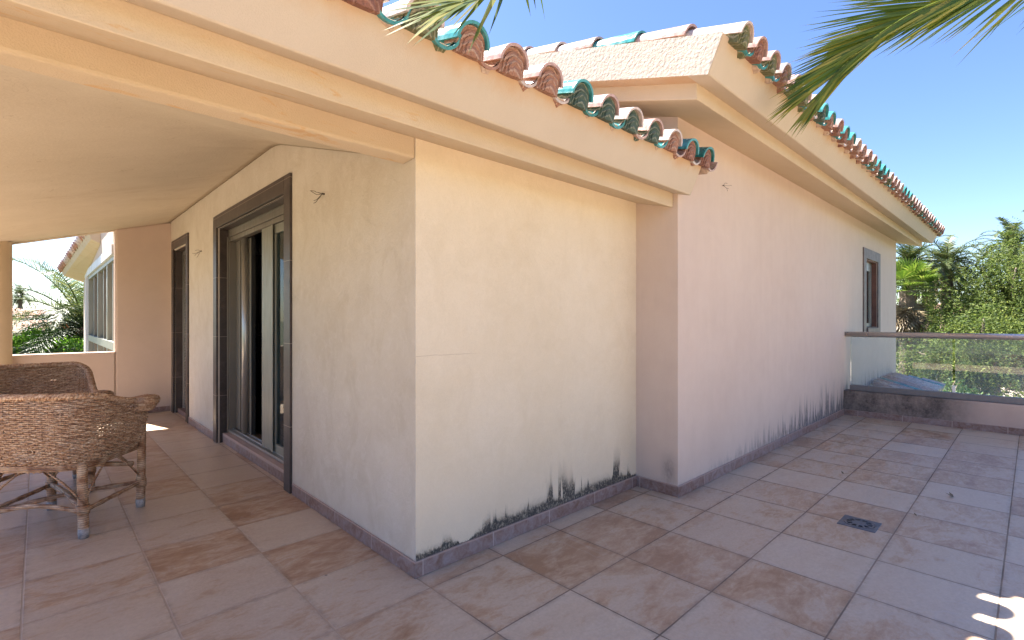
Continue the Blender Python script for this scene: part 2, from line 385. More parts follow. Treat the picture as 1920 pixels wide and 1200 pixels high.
# ------------------------------------------------------------------ mesh helpers
class MB:
    def __init__(s): s.v = []; s.f = []; s.mi = []; s.sm = []
    def add(s, vs, fs, m=0, smooth=False):
        o = len(s.v); s.v += [tuple(p) for p in vs]
        for f in fs: s.f.append(tuple(i+o for i in f)); s.mi.append(m); s.sm.append(smooth)
    def box(s, a, b, m=0):
        (x0, y0, z0), (x1, y1, z1) = a, b
        s.add([(x0,y0,z0),(x1,y0,z0),(x1,y1,z0),(x0,y1,z0),(x0,y0,z1),(x1,y0,z1),(x1,y1,z1),(x0,y1,z1)],
              [(0,3,2,1),(4,5,6,7),(0,1,5,4),(1,2,6,5),(2,3,7,6),(3,0,4,7)], m)
    def hexa(s, p, m=0):      # 4 bottom + 4 top (ccw seen from above)
        s.add(p, [(0,3,2,1),(4,5,6,7),(0,1,5,4),(1,2,6,5),(2,3,7,6),(3,0,4,7)], m)
    def tube(s, pts, r, n=8, m=0, smooth=True, cap=True, flat=1.0):
        pts = [Vector(p) for p in pts]; k = len(pts)
        rs = r if isinstance(r, (list, tuple)) else [r]*k
        vs = []; up0 = None
        for i, p in enumerate(pts):
            d = (pts[min(i+1, k-1)] - pts[max(i-1, 0)]).normalized()
            up = Vector((0, 0, 1)) if abs(d.z) < .95 else Vector((0, 1, 0))
            if up0 is not None and abs(d.dot(up0)) < .95: up = up0
            a = d.cross(up).normalized(); b = a.cross(d).normalized(); up0 = b
            for j in range(n):
                t = 2*PI*j/n
                vs.append(p + a*math.cos(t)*rs[i] + b*math.sin(t)*rs[i]*flat)
        fs = []
        for i in range(k-1):
            for j in range(n):
                fs.append((i*n+j, i*n+(j+1) % n, (i+1)*n+(j+1) % n, (i+1)*n+j))
        if cap: fs.append(tuple(range(n-1, -1, -1))); fs.append(tuple((k-1)*n+j for j in range(n)))
        s.add(vs, fs, m, smooth)
    def prism(s, prof, a, b, m=0, axis='x'):   # prof (y,z) list extruded x from a to b
        n = len(prof)
        P_ = {'x': lambda t, q: (t, q[0], q[1]), 'y': lambda t, q: (q[0], t, q[1]), 'z': lambda t, q: (q[0], q[1], t)}[axis]
        vs = [P_(a, q) for q in prof] + [P_(b, q) for q in prof]
        fs = [(i, (i+1) % n, n+(i+1) % n, n+i) for i in range(n)] + [tuple(range(n-1, -1, -1)), tuple(range(n, 2*n))]
        s.add(vs, fs, m)
    def build(s, name, mats, parent=None, bevel=0, fix=True, loc=None):
        me = bpy.data.meshes.new(name)
        me.from_pydata(s.v, [], s.f)
        mats = mats if isinstance(mats, (list, tuple)) else [mats]
        for m in mats: me.materials.append(M[m] if isinstance(m, str) else m)
        me.polygons.foreach_set('material_index', s.mi)
        me.polygons.foreach_set('use_smooth', s.sm)
        if fix:
            bm = bmesh.new(); bm.from_mesh(me)
            bmesh.ops.remove_doubles(bm, verts=bm.verts, dist=1e-5)
            bmesh.ops.recalc_face_normals(bm, faces=bm.faces)
            bm.to_mesh(me); bm.free()
        me.update()
        o = bpy.data.objects.new(name, me); COL.objects.link(o)
        if parent: o.parent = parent
        if loc: o.location = loc
        if bevel:
            b = o.modifiers.new('bev', 'BEVEL'); b.width = bevel; b.segments = 2; b.limit_method = 'ANGLE'; b.angle_limit = rad(40)
        return o
def tag(o, label=None, cat=None, group=None, kind=None):
    if label: o['label'] = label
    if cat: o['category'] = cat
    if group: o['group'] = group
    if kind: o['kind'] = kind
    return o
def empty(name, loc, label, cat, group=None, rz=0):
    o = bpy.data.objects.new(name, None); COL.objects.link(o); o.location = loc; o.rotation_euler = (0, 0, rz)
    o.empty_display_size = .2
    return tag(o, label, cat, group)
def copy_tree(o, parent=None):
    c = o.copy(); COL.objects.link(c)
    if parent: c.parent = parent
    for ch in list(o.children): copy_tree(ch, c)
    return c

# camera frame, only used to work out real positions while planning
H = 1.25
# ------------------------------------------------------------------ camera, light
cam = bpy.data.cameras.new('camera'); co = bpy.data.objects.new('camera', cam); COL.objects.link(co)
cam.sensor_width = 36; cam.lens = 932/1920*36; cam.clip_start = .05; cam.clip_end = 3000
co.location = (0, 0, H); co.rotation_euler = (rad(90), 0, rad(46.38-90)); sc.camera = co
sd = Vector((-.16, .60, 1)).normalized()
sun = bpy.data.lights.new('sun', 'SUN'); sun.energy = 5.0; sun.angle = rad(.5); sun.color = (1, .95, .87)
so = bpy.data.objects.new('sun', sun); COL.objects.link(so); so.rotation_euler = sd.to_track_quat('Z', 'Y').to_euler(); so.location = (0, 0, 30)
w = bpy.data.worlds.new('World'); sc.world = w; w.use_nodes = True
wn = w.node_tree.nodes; wl = w.node_tree.links
sky = wn.new('ShaderNodeTexSky'); sky.sky_type = 'NISHITA'; sky.sun_disc = False
sky.sun_elevation = math.asin(sd.z); sky.sun_rotation = math.atan2(sd.x, sd.y)
sky.air_density = 1.0; sky.dust_density = .4; sky.ozone_density = 4.0
hs = wn.new('ShaderNodeHueSaturation'); hs.inputs['Hue'].default_value = .512; hs.inputs['Saturation'].default_value = 1.1
wl.new(sky.outputs[0], hs.inputs['Color']); wl.new(hs.outputs[0], wn['Background'].inputs[0]); wn['Background'].inputs[1].default_value = .051
sc.view_settings.view_transform = 'Standard'; sc.view_settings.look = 'None'; sc.view_settings.exposure = 2.57

# ------------------------------------------------------------------ setting
b = MB(); b.box((-1500, -1500, -3.4), (1500, 1500, -3.0)); tag(b.build('ground', 'ground'), kind='structure')
b = MB(); b.prism([(-3.2, -6.2), (3.4, -6.2), (3.4, -2.4), (7.75, -2.4), (7.75, 8.36), (-3.2, 8.36)], -.25, 0, axis='z'); tag(b.build('terrace_floor', ['floor']), kind='structure')  # unseen south part extended to bounce sunlight back onto the house
b = MB(); b.prism([(-6, -2.99), (8, -2.99), (9, -2.985), (-5, -2.985)], 17, 60); 
b = MB(); b.add([(16, -8, -2.99), (60, -14, -2.99), (60, 3, -2.99), (18, 1.6, -2.99)], [(0, 1, 2, 3)]); tag(b.build('garden_path', 'path'), kind='structure')

# ------------------------------------------------------------------ the villa
villa = empty('villa', (3, 4, 0), 'cream and pink rendered villa with colourful barrel tile eaves and covered porch', 'house')
def part(mb, name, mats, parent=None, bevel=0, label=None):
    o = mb.build(name, mats, None, bevel)
    p = parent or villa
    o.parent = p
    off = Vector((0, 0, 0)); q = p
    while q is not None: off += q.location; q = q.parent
    o.location = -off           # geometry stays in world coordinates
    if label: o['label'] = label
    return o
def node_part(name, loc, parent=None, label=None): pass

XW = 1.325     # porch wall plane
YW = 2.069     # yellow wall plane
YP = 1.732     # pink wall plane
XR = 3.266     # pink west return
XE = 11.33     # pink east end
# yellow front wall, thick, top under the roof slab
b = MB(); b.prism([(YW, -.02), (YW+.24, -.02), (YW+.24, 2.27), (YW, 2.21)], XW+.002, XR+.05)
part(b, 'wall', 'yellow', bevel=.006, label='yellow rendered wall with black mould along its foot')
# porch wall with two door openings
def wall_y(mb, x0, x1, ys, zs, top, holes):
    # wall lying along y; cells; holes = (y0,y1,z0,z1)
    def inside(ya, yb, za, zb):
        return any(ya >= h[0]-1e-6 and yb <= h[1]+1e-6 and za >= h[2]-1e-6 and zb <= h[3]+1e-6 for h in holes)
    Z = lambda y, z: top(y) if z is None else z
    zs2 = zs + [None]
    for i in range(len(ys)-1):
        for j in range(len(zs2)-1):
            a, c = ys[i], ys[i+1]; za, zb = zs2[j], zs2[j+1]
            if zb is not None and inside(a, c, za, zb): continue
            mb.add([(x0, a, Z(a, za)), (x0, c, Z(c, za)), (x0, c, Z(c, zb)), (x0, a, Z(a, zb))], [(0, 1, 2, 3)])
            mb.add([(x1, a, Z(a, za)), (x1, c, Z(c, za)), (x1, c, Z(c, zb)), (x1, a, Z(a, zb))], [(3, 2, 1, 0)])
    for (a, c, za, zb) in holes:
        mb.add([(x0, a, za), (x1, a, za), (x1, a, zb), (x0, a, zb)], [(0, 1, 2, 3)])
        mb.add([(x0, c, za), (x1, c, za), (x1, c, zb), (x0, c, zb)], [(0, 1, 2, 3)])
        mb.add([(x0, a, zb), (x1, a, zb), (x1, c, zb), (x0, c, zb)], [(0, 1, 2, 3)])
    a, c = ys[0], ys[-1]
    for yy in (a, c): mb.add([(x0, yy, zs[0]), (x1, yy, zs[0]), (x1, yy, top(yy)), (x0, yy, top(yy))], [(0, 1, 2, 3)])
    for i in range(len(ys)-1):
        mb.add([(x0, ys[i], top(ys[i])), (x1, ys[i], top(ys[i])), (x1, ys[i+1], top(ys[i+1])), (x0, ys[i+1], top(ys[i+1]))], [(0, 1, 2, 3)])
b = MB(); D1 = (3.80, 5.72); D2 = (7.18, 7.97); DT = 2.185
wall_y(b, XW, XW+.24, [YW+.003, D1[0], D1[1], D2[0], D2[1], 8.3], [-.02, DT], lambda y: min(2.66, 2.22+.27*(y-YW)) if y < 4 else 2.66, [(D1[0], D1[1], -.02, DT), (D2[0], D2[1], -.02, DT)])
# drop the seam between the two hole halves
bmo = b
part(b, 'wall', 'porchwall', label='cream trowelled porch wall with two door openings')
# pink block: front, west and east walls as one shell
b = MB()
yb_ = 9.0
def ztop(y): return 2.69 + .30*(min(y, 5.2)-YP) - .30*max(0, y-5.2)
WX0, WX1, WZ0, WZ1 = 8.93, 9.74, 1.13, 2.17
xs = [XR, WX0, WX1, XE]; zs = [-3.0, WZ0, WZ1, 2.70]
for i in range(3):
    for j in range(3):
        if i == 1 and j == 1: continue
        b.add([(xs[i], YP, zs[j]), (xs[i+1], YP, zs[j]), (xs[i+1], YP, zs[j+1]), (xs[i], YP, zs[j+1])], [(0, 1, 2, 3)])
dp = YP+.22
b.add([(WX0, YP, WZ0), (WX0, dp, WZ0), (WX0, dp, WZ1), (WX0, YP, WZ1)], [(0, 1, 2, 3)])
b.add([(WX1, YP, WZ0), (WX1, dp, WZ0), (WX1, dp, WZ1), (WX1, YP, WZ1)], [(0, 1, 2, 3)])
b.add([(WX0, YP, WZ0), (WX1, YP, WZ0), (WX1, dp, WZ0), (WX0, dp, WZ0)], [(0, 1, 2, 3)])
b.add([(WX0, YP, WZ1), (WX1, YP, WZ1), (WX1, dp, WZ1), (WX0, dp, WZ1)], [(0, 1, 2, 3)])
for X in (XR, XE):
    b.add([(X, YP, -3), (X, YP, 2.70), (X, 5.2, ztop(5.2)+.01), (X, yb_, ztop(yb_)), (X, yb_, -3)], [(0, 1, 2, 3, 4)])
b.add([(XR, yb_, -3), (XE, yb_, -3), (XE, yb_, ztop(yb_)), (XR, yb_, ztop(yb_))], [(0, 1, 2, 3)])
part(b, 'wall', 'pink', bevel=.006, label='pink rendered wall with grey mould streaks above the skirting')
b = MB(); b.box((WX0-.3, dp+.30, .9), (WX1+.3, dp+.32, 2.4)); 
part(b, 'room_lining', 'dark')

# ---- roof slabs -------------------------------------------------
SL = .30
def slab(mb, xb0, xb1, yb, zb, xt0, xt1, yt, zt, y_end, sl, m=0):
    # bottom plane z = zb + sl*(y-yb); top plane z = zt + sl*(y-yt)
    B = lambda x, y: (x, y, zb + sl*(y-yb)); T = lambda x, y: (x, y, zt + sl*(y-yt))
    mb.hexa([B(xb0, yb), B(xb1, yb), B(xb1, y_end), B(xb0, y_end), T(xt0, yt), T(xt1, yt), T(xt1, y_end), T(xt0, y_end)], m)
RG = 5.2
pr = MB()
slab(pr, 2.76, 11.83, 1.277, 2.646, 2.765, 11.88, 1.19, 2.853, RG, SL)
# north slope mirrored
def slabN(mb, x0, x1, z0, z1):
    mb.hexa([(x0, RG, z0), (x1, RG, z0), (x1, 9.5, z0-SL*4.3), (x0, 9.5, z0-SL*4.3), (x0, RG, z1), (x1, RG, z1), (x1, 9.5, z1-SL*4.3), (x0, 9.5, z1-SL*4.3)])
proof = part(pr, 'roof', 'fascia', bevel=.008, label='upper pitched roof with broad rendered eaves over the pink wing')
b = MB(); slabN(b, 2.70, 11.90, 3.823, 4.028); part(b, 'roof', 'fascia', label='rear slope of the upper roof')
b = MB(); slab(b, 2.888, 11.70, 1.406, 2.585, 2.888, 11.70, 1.406, 2.694, RG, SL)
part(b, 'eaves_moulding', 'band', bevel=.006)
# rougher gable facing, 3 mm proud of the west end of the fascia
def B_(x, y): return (x, y, 2.646+SL*(y-1.277))
def T_(x, y): return (x, y, 2.853+SL*(y-1.19))
b = MB(); e = .006
b.hexa([B_(2.76-e, 1.279), B_(2.76, 1.279), B_(2.76, RG), B_(2.76-e, RG), T_(2.765-e, 1.193), T_(2.765, 1.193), T_(2.765, RG), T_(2.765-e, RG)])
part(b, 'gable_facing', 'gable', parent=proof)

yr = MB()
YS = .28
XEND = 3.285
slab(yr, -1.0, XEND, 1.645, 2.115, -1.10, XEND+.012, 1.565, 2.315, 5.0, YS)
yroof = part(yr, 'roof', 'fascia', bevel=.008, label='lower tiled roof whose eaves cross above the porch')
b = MB(); slab(b, -.86, XEND-.02, 1.767, 2.048, -.86, XEND-.02, 1.767, 2.152, 2.12, YS)
part(b, 'eaves_moulding', 'band', bevel=.005)
# rest of porch roof mass (west hip and top), solid above ceiling
b = MB()
b.add([(-1.10, 1.565, 2.315), (-1.10, 8.33, 2.315), (1.35, 8.33, 3.02), (1.35, 4.9, 3.25), (1.2, 4.9, 3.25)], [(0, 1, 2, 4)])
b.add([(1.2, 4.9, 3.25), (1.35, 8.33, 3.02), (3.3, 8.33, 3.02), (3.3, 4.9, 3.25)], [(0, 1, 2, 3)])
b.add([(-1.10, 1.6, 2.11), (-1.10, 8.33, 2.11), (-1.10, 8.33, 2.315), (-1.10, 1.565, 2.315)], [(0, 1, 2, 3)])
b.add([(-1.10, 8.33, 2.11), (-.80, 8.33, 2.02), (XW, 8.33, 2.62), (3.3, 8.33, 2.62), (3.3, 8.33, 3.02), (1.35, 8.33, 3.02), (-1.1, 8.33, 2.315)], [(0, 1, 2, 3, 4, 5, 6)])
b.add([(-1.10, 1.6, 2.11), (-1.10, 8.33, 2.11), (-.60, 8.33, 2.11), (-.60, 1.6, 2.11)], [(0, 1, 2, 3)])
part(b, 'roof', 'fascia', label='hidden west slope of the porch roof')
# beam over the porch front
b = MB(); b.prism([(YW+.001, 2.034), (YW+.10, 2.028), (YW+.14, 2.045), (YW+.14, 2.25), (YW+.001, 2.20)], -.80, XW+.001)
part(b, 'beam', 'band', bevel=.012, label='ochre rendered beam across the porch front')
# west beam
b = MB(); b.box((-.80, YW+.14, 2.035), (-.60, 8.35, 2.28)); part(b, 'beam', 'band', bevel=.01)
# ceiling: hip of two slopes
b = MB()
cz = lambda x, y: min(2.60-.29*(XW-x), 2.60-.295*(4.01-y))
zh = 2.60-.29*(XW+.60)
yh = 4.01-(2.60-zh)/.295
N = 14
# south slope triangle & west slope, finely cut so the valley can be softened
gx = [-.60+(XW+.60)*i/28 for i in range(29)]
gy = [YW+.10+(8.29-YW-.10)*j/80 for j in range(81)]
def soft(a, c, k=.035):
    h = max(k-abs(a-c), 0)/k
    return min(a, c)-h*h*k*.25
vs = []
for y in gy:
    for x in gx:
        a = 2.60-.29*(XW-x); c = 2.60-.295*(4.01-y)
        c = c if y > YW+.3 else max(c, 2.045)
        z = soft(a, min(c, 3.5), .05)
        vs.append((x, y, max(z, 2.042)))
fs = [(j*29+i, j*29+i+1, (j+1)*29+i+1, (j+1)*29+i) for j in range(80) for i in range(28)]
b.add(vs, fs, 0, True)
ceil_o = part(b, 'ceiling', 'ceiling', label='sloping rendered porch ceiling')
sm = ceil_o.modifiers.new('thick', 'SOLIDIFY'); sm.thickness = .03; sm.offset = 1
# north edge beam of the porch (its soffit follows the ceiling)
b = MB(); b.hexa([(-.80, 8.225, 1.965), (XW, 8.225, 2.582), (XW, 8.30, 2.582), (-.80, 8.30, 1.965), (-.80, 8.225, 2.30), (XW, 8.225, 2.80), (XW, 8.30, 2.80), (-.80, 8.30, 2.30)])
part(b, 'beam', 'ceiling', bevel=.01, label='sloping edge beam at the far end of the porch')
# end wall and garden parapet
b = MB(); b.prism([(.716, -.02), (XW+.05, -.02), (XW+.05, 2.62), (.716, 2.44)], 8.21, 8.36, axis='y')
part(b, 'wall', 'pinkend', bevel=.03, label='pinkish brown end wall of the porch')
b = MB(); b.box((-.95, 8.20, -.02), (.717, 8.35, .84)); part(b, 'parapet', 'pinkend', bevel=.01, label='low pink parapet at the far end of the porch')
# columns
def column(x, y, name='column'):
    mb = MB(); n = 40
    mb.tube([(x, y, 0), (x, y, .02), (x, y, 1.2), (x, y, 2.14)], .185, n, cap=False)
    return part(mb, name, 'column', label='round ochre porch column')
column(-.40, 8.10); column(-.62, 2.32)

# skirting
def skirt(a, c, mat, parent=None):
    mb = MB(); mb.box(a, c); return part(mb, 'skirting', mat, bevel=.002)
SK = .080
skirt((XW-.012, YW-.012, .001), (XR, YW-.0005, SK), 'skx')
skirt((XW-.012, YW+.0, .001), (XW-.0005, 3.66, SK), 'sky')
skirt((XW-.012, 5.86, .001), (XW-.0005, 7.055, SK), 'sky')
skirt((XR-.012, YP-.012, .001), (XR-.0005, YW-.0125, SK), 'sky')
skirt((XR+.0, YP-.012, .001), (7.69, YP-.0005, SK), 'skx')
skirt((.72, 8.198, .001), (XW-.013, 8.2095, SK-.01), 'skx')

# ---- door surrounds, frames, panes ------------------------------
def surround(y0, y1, zt, wd, proud=.018, parent=None):
    mb = MB()
    x0, x1 = XW-proud, XW+.01
    mb.box((x0, y0, 0), (x1, y0+wd, zt)); mb.box((x0, y1-wd, 0), (x1, y1, zt))
    mb.box((x0, y0+wd, zt-wd), (x1, y1-wd, zt))
    # reveals
    h0, h1 = (D1 if y0 < 5 else D2)
    mb.box((XW+.0105, h0+.0005, 0), (XW+.09, h0+.0125, 2.172)); mb.box((XW+.0105, h1-.0125, 0), (XW+.09, h1-.0005, 2.172))
    mb.box((XW+.0105, h0+.0005, 2.1725), (XW+.09, h1-.0005, 2.1845))
    return mb
def rootpart(name, mb, mats, label, bevel=0): return part(mb, name, mats, bevel=bevel, label=label)
door = rootpart('door', surround(3.686, 5.851, 2.31, .125), 'stone', 'sliding glass door in a brown stone surround, one leaf open', .003)
ya, yb2 = 3.813, 5.707
# shutter box + head + guides
mb = MB()
mb.box((XW+.09, ya, 2.10), (XW+.16, yb2, 2.172)); mb.box((XW+.10, ya, 2.055), (XW+.155, yb2, 2.098))
mb.box((XW+.085, ya, 2.150), (XW+.0895, yb2, 2.158))
mb.box((XW+.092, yb2-.035, .10), (XW+.155, yb2, 2.054)); mb.box((XW+.075, yb2-.018, .10), (XW+.091, yb2, 2.10))
mb.box((XW+.092, ya, .10), (XW+.155, ya+.035, 2.054))
part(mb, 'frame', 'alu', door, .003)
mb = MB()   # tracks
mb.box((XW+.085, ya, .105), (XW+.20, yb2, .128)); mb.box((XW+.12, ya, .1285), (XW+.128, yb2, .14)); mb.box((XW+.165, ya, .1285), (XW+.173, yb2, .14))
part(mb, 'track', 'alu_lt', door, .002)
def leaf(y0, y1, x, st, mat, pmat, z0=.142, z1=2.05):
    mb = MB(); d = .034
    mb.box((x, y0, z0), (x+d, y0+st, z1)); mb.box((x, y1-st, z0), (x+d, y1, z1))
    mb.box((x+.001, y0+st, z1-.075), (x+d-.001, y1-st, z1)); mb.box((x+.001, y0+st, z0), (x+d-.001, y1-st, z0+.07))
    o = part(mb, 'door_leaf', mat, door, .004)
    mb = MB(); mb.box((x+.014, y0+st-.004, z0+.066), (x+.020, y1-st+.004, z1-.07))
    # sub-part of the leaf's door (kept at the same depth)
    part(mb, 'pane', pmat, door)
    return o
leaf(3.85, 4.69, XW+.110, .085, 'alu_green', 'pane_teal')
mb = MB(); mb.box((XW+.100, 4.42, .142), (XW+.1095, 4.69, 2.05)); mb.box((XW+.112, 4.38, .142), (XW+.142, 4.604, 1.974)); mb.box((XW+.092, 4.39, .142), (XW+.0995, 4.43, 2.05)); part(mb, 'wide_stile', 'alu_green', door, .003)
leaf(3.90, 4.66, XW+.160, .07, 'alu_lt', 'pane_teal')
mb = MB(); mb.box((XW+.150, 5.43, .142), (XW+.185, 5.67, 2.05)); mb.box((XW+.170, 5.22, .142), (XW+.200, 5.43, 2.05)); mb.box((XW+.140, 5.50, .142), (XW+.1495, 5.53, 2.05)); part(mb, 'folded_leaf', 'alu', door, .004)
mb = MB(); mb.tube([(XW+.150, 5.34, .142), (XW+.150, 5.34, 2.05)], .034, 18); part(mb, 'handle_profile', 'alu_lt', door)
mb = MB(); mb.box((XW+.158, 5.19, .142), (XW+.195, 5.2, 2.05)); part(mb, 'seal', 'rubber', door)
# door step
mb = MB(); mb.box((XW+.035, ya+.001, .001), (XW+.30, yb2-.001, .100)); part(mb, 'step', 'sky', door, .004)
door2 = rootpart('door', surround(7.07, 8.08, 2.31, .11), 'stone', 'narrow shuttered door in a brown stone surround at the far end of the porch', .003)
mb = MB(); mb.box((XW+.09, 7.18, .02), (XW+.13, 7.23, 2.19)); mb.box((XW+.09, 7.92, .02), (XW+.13, 7.97, 2.19)); mb.box((XW+.09, 7.23, 2.13), (XW+.13, 7.92, 2.19))
part(mb, 'frame', 'alu_lt', door2, .003)
mb = MB()
for k in range(52): 
    z = .03+k*.04
    mb.hexa([(XW+.100, 7.23, z), (XW+.128, 7.23, z+.014), (XW+.128, 7.92, z+.014), (XW+.100, 7.92, z), (XW+.100, 7.23, z+.006), (XW+.128, 7.23, z+.034), (XW+.128, 7.92, z+.034), (XW+.100, 7.92, z+.006)])
part(mb, 'louvre_shutter', 'shutter', door2)
mb = MB(); mb.box((XW+.035, 7.185, .001), (XW+.20, 7.965, .06)); part(mb, 'step', 'sky', door2, .003)
# dark room behind both doors
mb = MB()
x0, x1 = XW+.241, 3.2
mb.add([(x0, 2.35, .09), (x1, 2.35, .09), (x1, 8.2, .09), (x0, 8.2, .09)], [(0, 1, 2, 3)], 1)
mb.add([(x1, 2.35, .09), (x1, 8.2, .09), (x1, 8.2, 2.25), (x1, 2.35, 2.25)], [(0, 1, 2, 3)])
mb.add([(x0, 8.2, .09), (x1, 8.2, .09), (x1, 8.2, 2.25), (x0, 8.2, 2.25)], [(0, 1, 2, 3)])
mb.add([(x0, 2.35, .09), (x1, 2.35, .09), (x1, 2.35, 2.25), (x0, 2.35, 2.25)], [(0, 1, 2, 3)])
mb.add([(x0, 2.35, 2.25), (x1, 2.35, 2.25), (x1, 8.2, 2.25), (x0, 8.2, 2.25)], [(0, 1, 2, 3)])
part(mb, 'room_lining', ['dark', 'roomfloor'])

# window in the pink wall
win = MB(); pz = .018
wx0, wx1, wz0, wz1 = 8.767, 9.90, 1.03, 2.32
win.box((wx0, YP-pz, wz0), (WX0, YP+.006, wz1)); win.box((WX1, YP-pz, wz0), (wx1, YP+.006, wz1))
win.box((WX0, YP-pz, WZ1), (WX1, YP+.006, wz1)); win.box((WX0, YP-pz-.02, wz0), (WX1, YP+.006, WZ0))
window = part(win, 'window', 'stone_light', bevel=.003, label='narrow recessed window in a grey brown stone surround')
mb = MB(); mb.box((WX0+.002, YP+.0075, WZ0), (WX0+.014, dp-.06, WZ1)); mb.box((WX1-.014, YP+.0075, WZ0), (WX1-.002, dp-.06, WZ1)); mb.box((WX0+.0145, YP+.0075, WZ1-.014), (WX1-.0145, dp-.06, WZ1-.002)); mb.box((WX0+.0145, YP+.0075, WZ0+.002), (WX1-.0145, dp-.06, WZ0+.014))
part(mb, 'reveal', plain('red_brown_reveal', (.16, .065, .045), .5), window)
mb = MB(); fy = YP+.07
mb.box((WX0+.015, fy, WZ0+.015), (WX0+.07, fy+.04, WZ1-.015)); mb.box((WX1-.07, fy, WZ0+.015), (WX1-.015, fy+.04, WZ1-.015)); mb.box((WX0+.07, fy, WZ1-.15), (WX1-.07, fy+.04, WZ1-.015)); mb.box((WX0+.07, fy, WZ0+.015), (WX1-.07, fy+.04, WZ0+.07)); mb.box(((WX0+WX1)/2-.03, fy-.003, WZ0+.07), ((WX0+WX1)/2+.03, fy+.043, WZ1-.15))
part(mb, 'frame', 'alu_lt', window, .003)
mb = MB(); mb.box((WX0+.06, fy+.016, WZ0+.06), (WX1-.06, fy+.022, WZ1-.14)); part(mb, 'pane', 'pane', window)

# little bare wire stubs left by missing wall lamps
def wires(pt, nrm, sc_=1.0, seed=1, label=None):
    r = random.Random(seed); mb = MB(); p = Vector(pt); n = Vector(nrm)
    mb.tube([p, p+n*.02*sc_], .007*sc_, 8)
    for k in range(4):
        q = [p+n*.015*sc_]
        d = (n*.5+Vector((r.uniform(-.6, .6)*abs(n.y), r.uniform(.3, 1)*abs(n.x), r.uniform(-.5, .15)))).normalized()
        for i in range(6):
            d = (d+Vector((r.uniform(-.5, .5)*abs(n.y), r.uniform(-.4, .5)*abs(n.x), r.uniform(-.5, .4)))).normalized()
            q.append(q[-1]+d*.02*sc_)
        mb.tube(q, .0022*sc_, 5)
    return part(mb, 'wire_stub', 'wire', label=label)
wires((XW, 3.13, 2.055), (-1, 0, 0), .8, 3, 'bare wires curling from the porch wall right of the sliding door')
wires((XW, 6.42, 2.02), (-1, 0, 0), .8, 5, 'bare wires between the two porch doors')
wires((4.0, YP, 2.335), (0, -1, 0), .55, 8, 'short cable end poking from the pink wall')

# ---- barrel tiles -------------------------------------------------
def tile_mesh(cover, pan, end, seed):
    r = random.Random(seed); mb = MB(); n = 14; L = .42
    # cover tile: tapering half shell, slots: 0 cover 1 pan 2 end fill 3 mortar
    def arc(R0, y, zoff, up=1, th=0):
        return [(math.cos(PI*i/n)*(R0-th)*-1, y, zoff+up*math.sin(PI*i/n)*(R0-th)) for i in range(n+1)]
    def shell(r0, r1, th, ya_, yb_, zo, up, m, x=0):
        a = arc(r0, ya_, zo, up); c = arc(r1, yb_, zo, up); a2 = arc(r0, ya_, zo, up, th); c2 = arc(r1, yb_, zo, up, th)
        vs = [(p[0]+x, p[1], p[2]) for p in a+c+a2+c2]; k = n+1
        fs = []
        for i in range(n):
            fs += [(i, i+1, k+i+1, k+i), (2*k+i+1, 2*k+i, 3*k+i, 3*k+i+1), (i+1, i, 2*k+i, 2*k+i+1), (k+i, k+i+1, 3*k+i+1, 3*k+i)]
        fs += [(0, k, 3*k, 2*k), (n, 2*k+n, 3*k+n, k+n)]
        mb.add(vs, fs, m, False)
    j = r.uniform(-.006, .006)
    shell(.088, .074, .013, -.01+j, L, .052, 1, 0)
    shell(.080, .070, .012, .008+j, L, .068, -1, 1, .11)
    # packed ends below the cover: bulging fill with layered lips
    rr = .074
    prof = [(-rr, .004)] + [(-math.cos(PI*i/n)*rr, .05+math.sin(PI*i/n)*rr) for i in range(n+1)] + [(rr, .004)]
    for k in range(4):
        s_ = 1-.17*k; y = .008-.007*k+r.uniform(-.002, .002)
        pr_ = [(x*s_, (z-.0)*s_+(.0 if k else 0)) for x, z in prof]
        m_ = len(pr_)
        vs = [(x, y, z) for x, z in pr_]+[(x, .10, z) for x, z in pr_]
        mb.add(vs, [(i, (i+1) % m_, m_+(i+1) % m_, m_+i) for i in range(m_)]+[tuple(range(m_))], 2)
    # ragged packing under the pan, hugging its curve
    K_ = 8
    up_ = [(.040+.140*i/K_, .016, .060-.062*math.sin(PI*i/K_)) for i in range(K_+1)]
    dn_ = [(.040+.140*i/K_, .030, .060-.062*math.sin(PI*i/K_)-(.012+r.uniform(0, .022))*math.sin(PI*(i+.4)/(K_+.8))) for i in range(K_+1)]
    bk_ = [(x, .10, z-.01) for x, y, z in dn_]
    vs = up_+dn_+bk_; q1 = K_+1
    mb.add(vs, [(i, i+1, q1+i+1, q1+i) for i in range(K_)]+[(q1+i, q1+i+1, 2*q1+i+1, 2*q1+i) for i in range(K_)], 3 if seed % 2 else 2)
    me_o = mb.build('roof_tile', ['g_'+cover, 'g_'+pan, 'e_'+end, 'mortar'], fix=False)
    me = me_o.data; bpy.data.objects.remove(me_o); return me
kinds = {'A': ('mauve', 'turq', 'red'), 'B': ('pale', 'turq', 'olive'), 'C': ('turq', 'terra', 'brown'), 'D': ('mauve', 'pale', 'brown'), 'E': ('turq', 'teal', 'jade'), 'F': ('pale', 'mauve', 'jade'), 'G': ('mauve', 'turq', 'jade'), 'H': ('turq', 'pale', 'red'), 'I': ('teal', 'mauve', 'red'), 'J': ('pale', 'mauve', 'brown'), 'K': ('mauve', 'turq', 'olive')}
tm = {k: tile_mesh(*v, seed=i+3) for i, (k, v) in enumerate(kinds.items())}
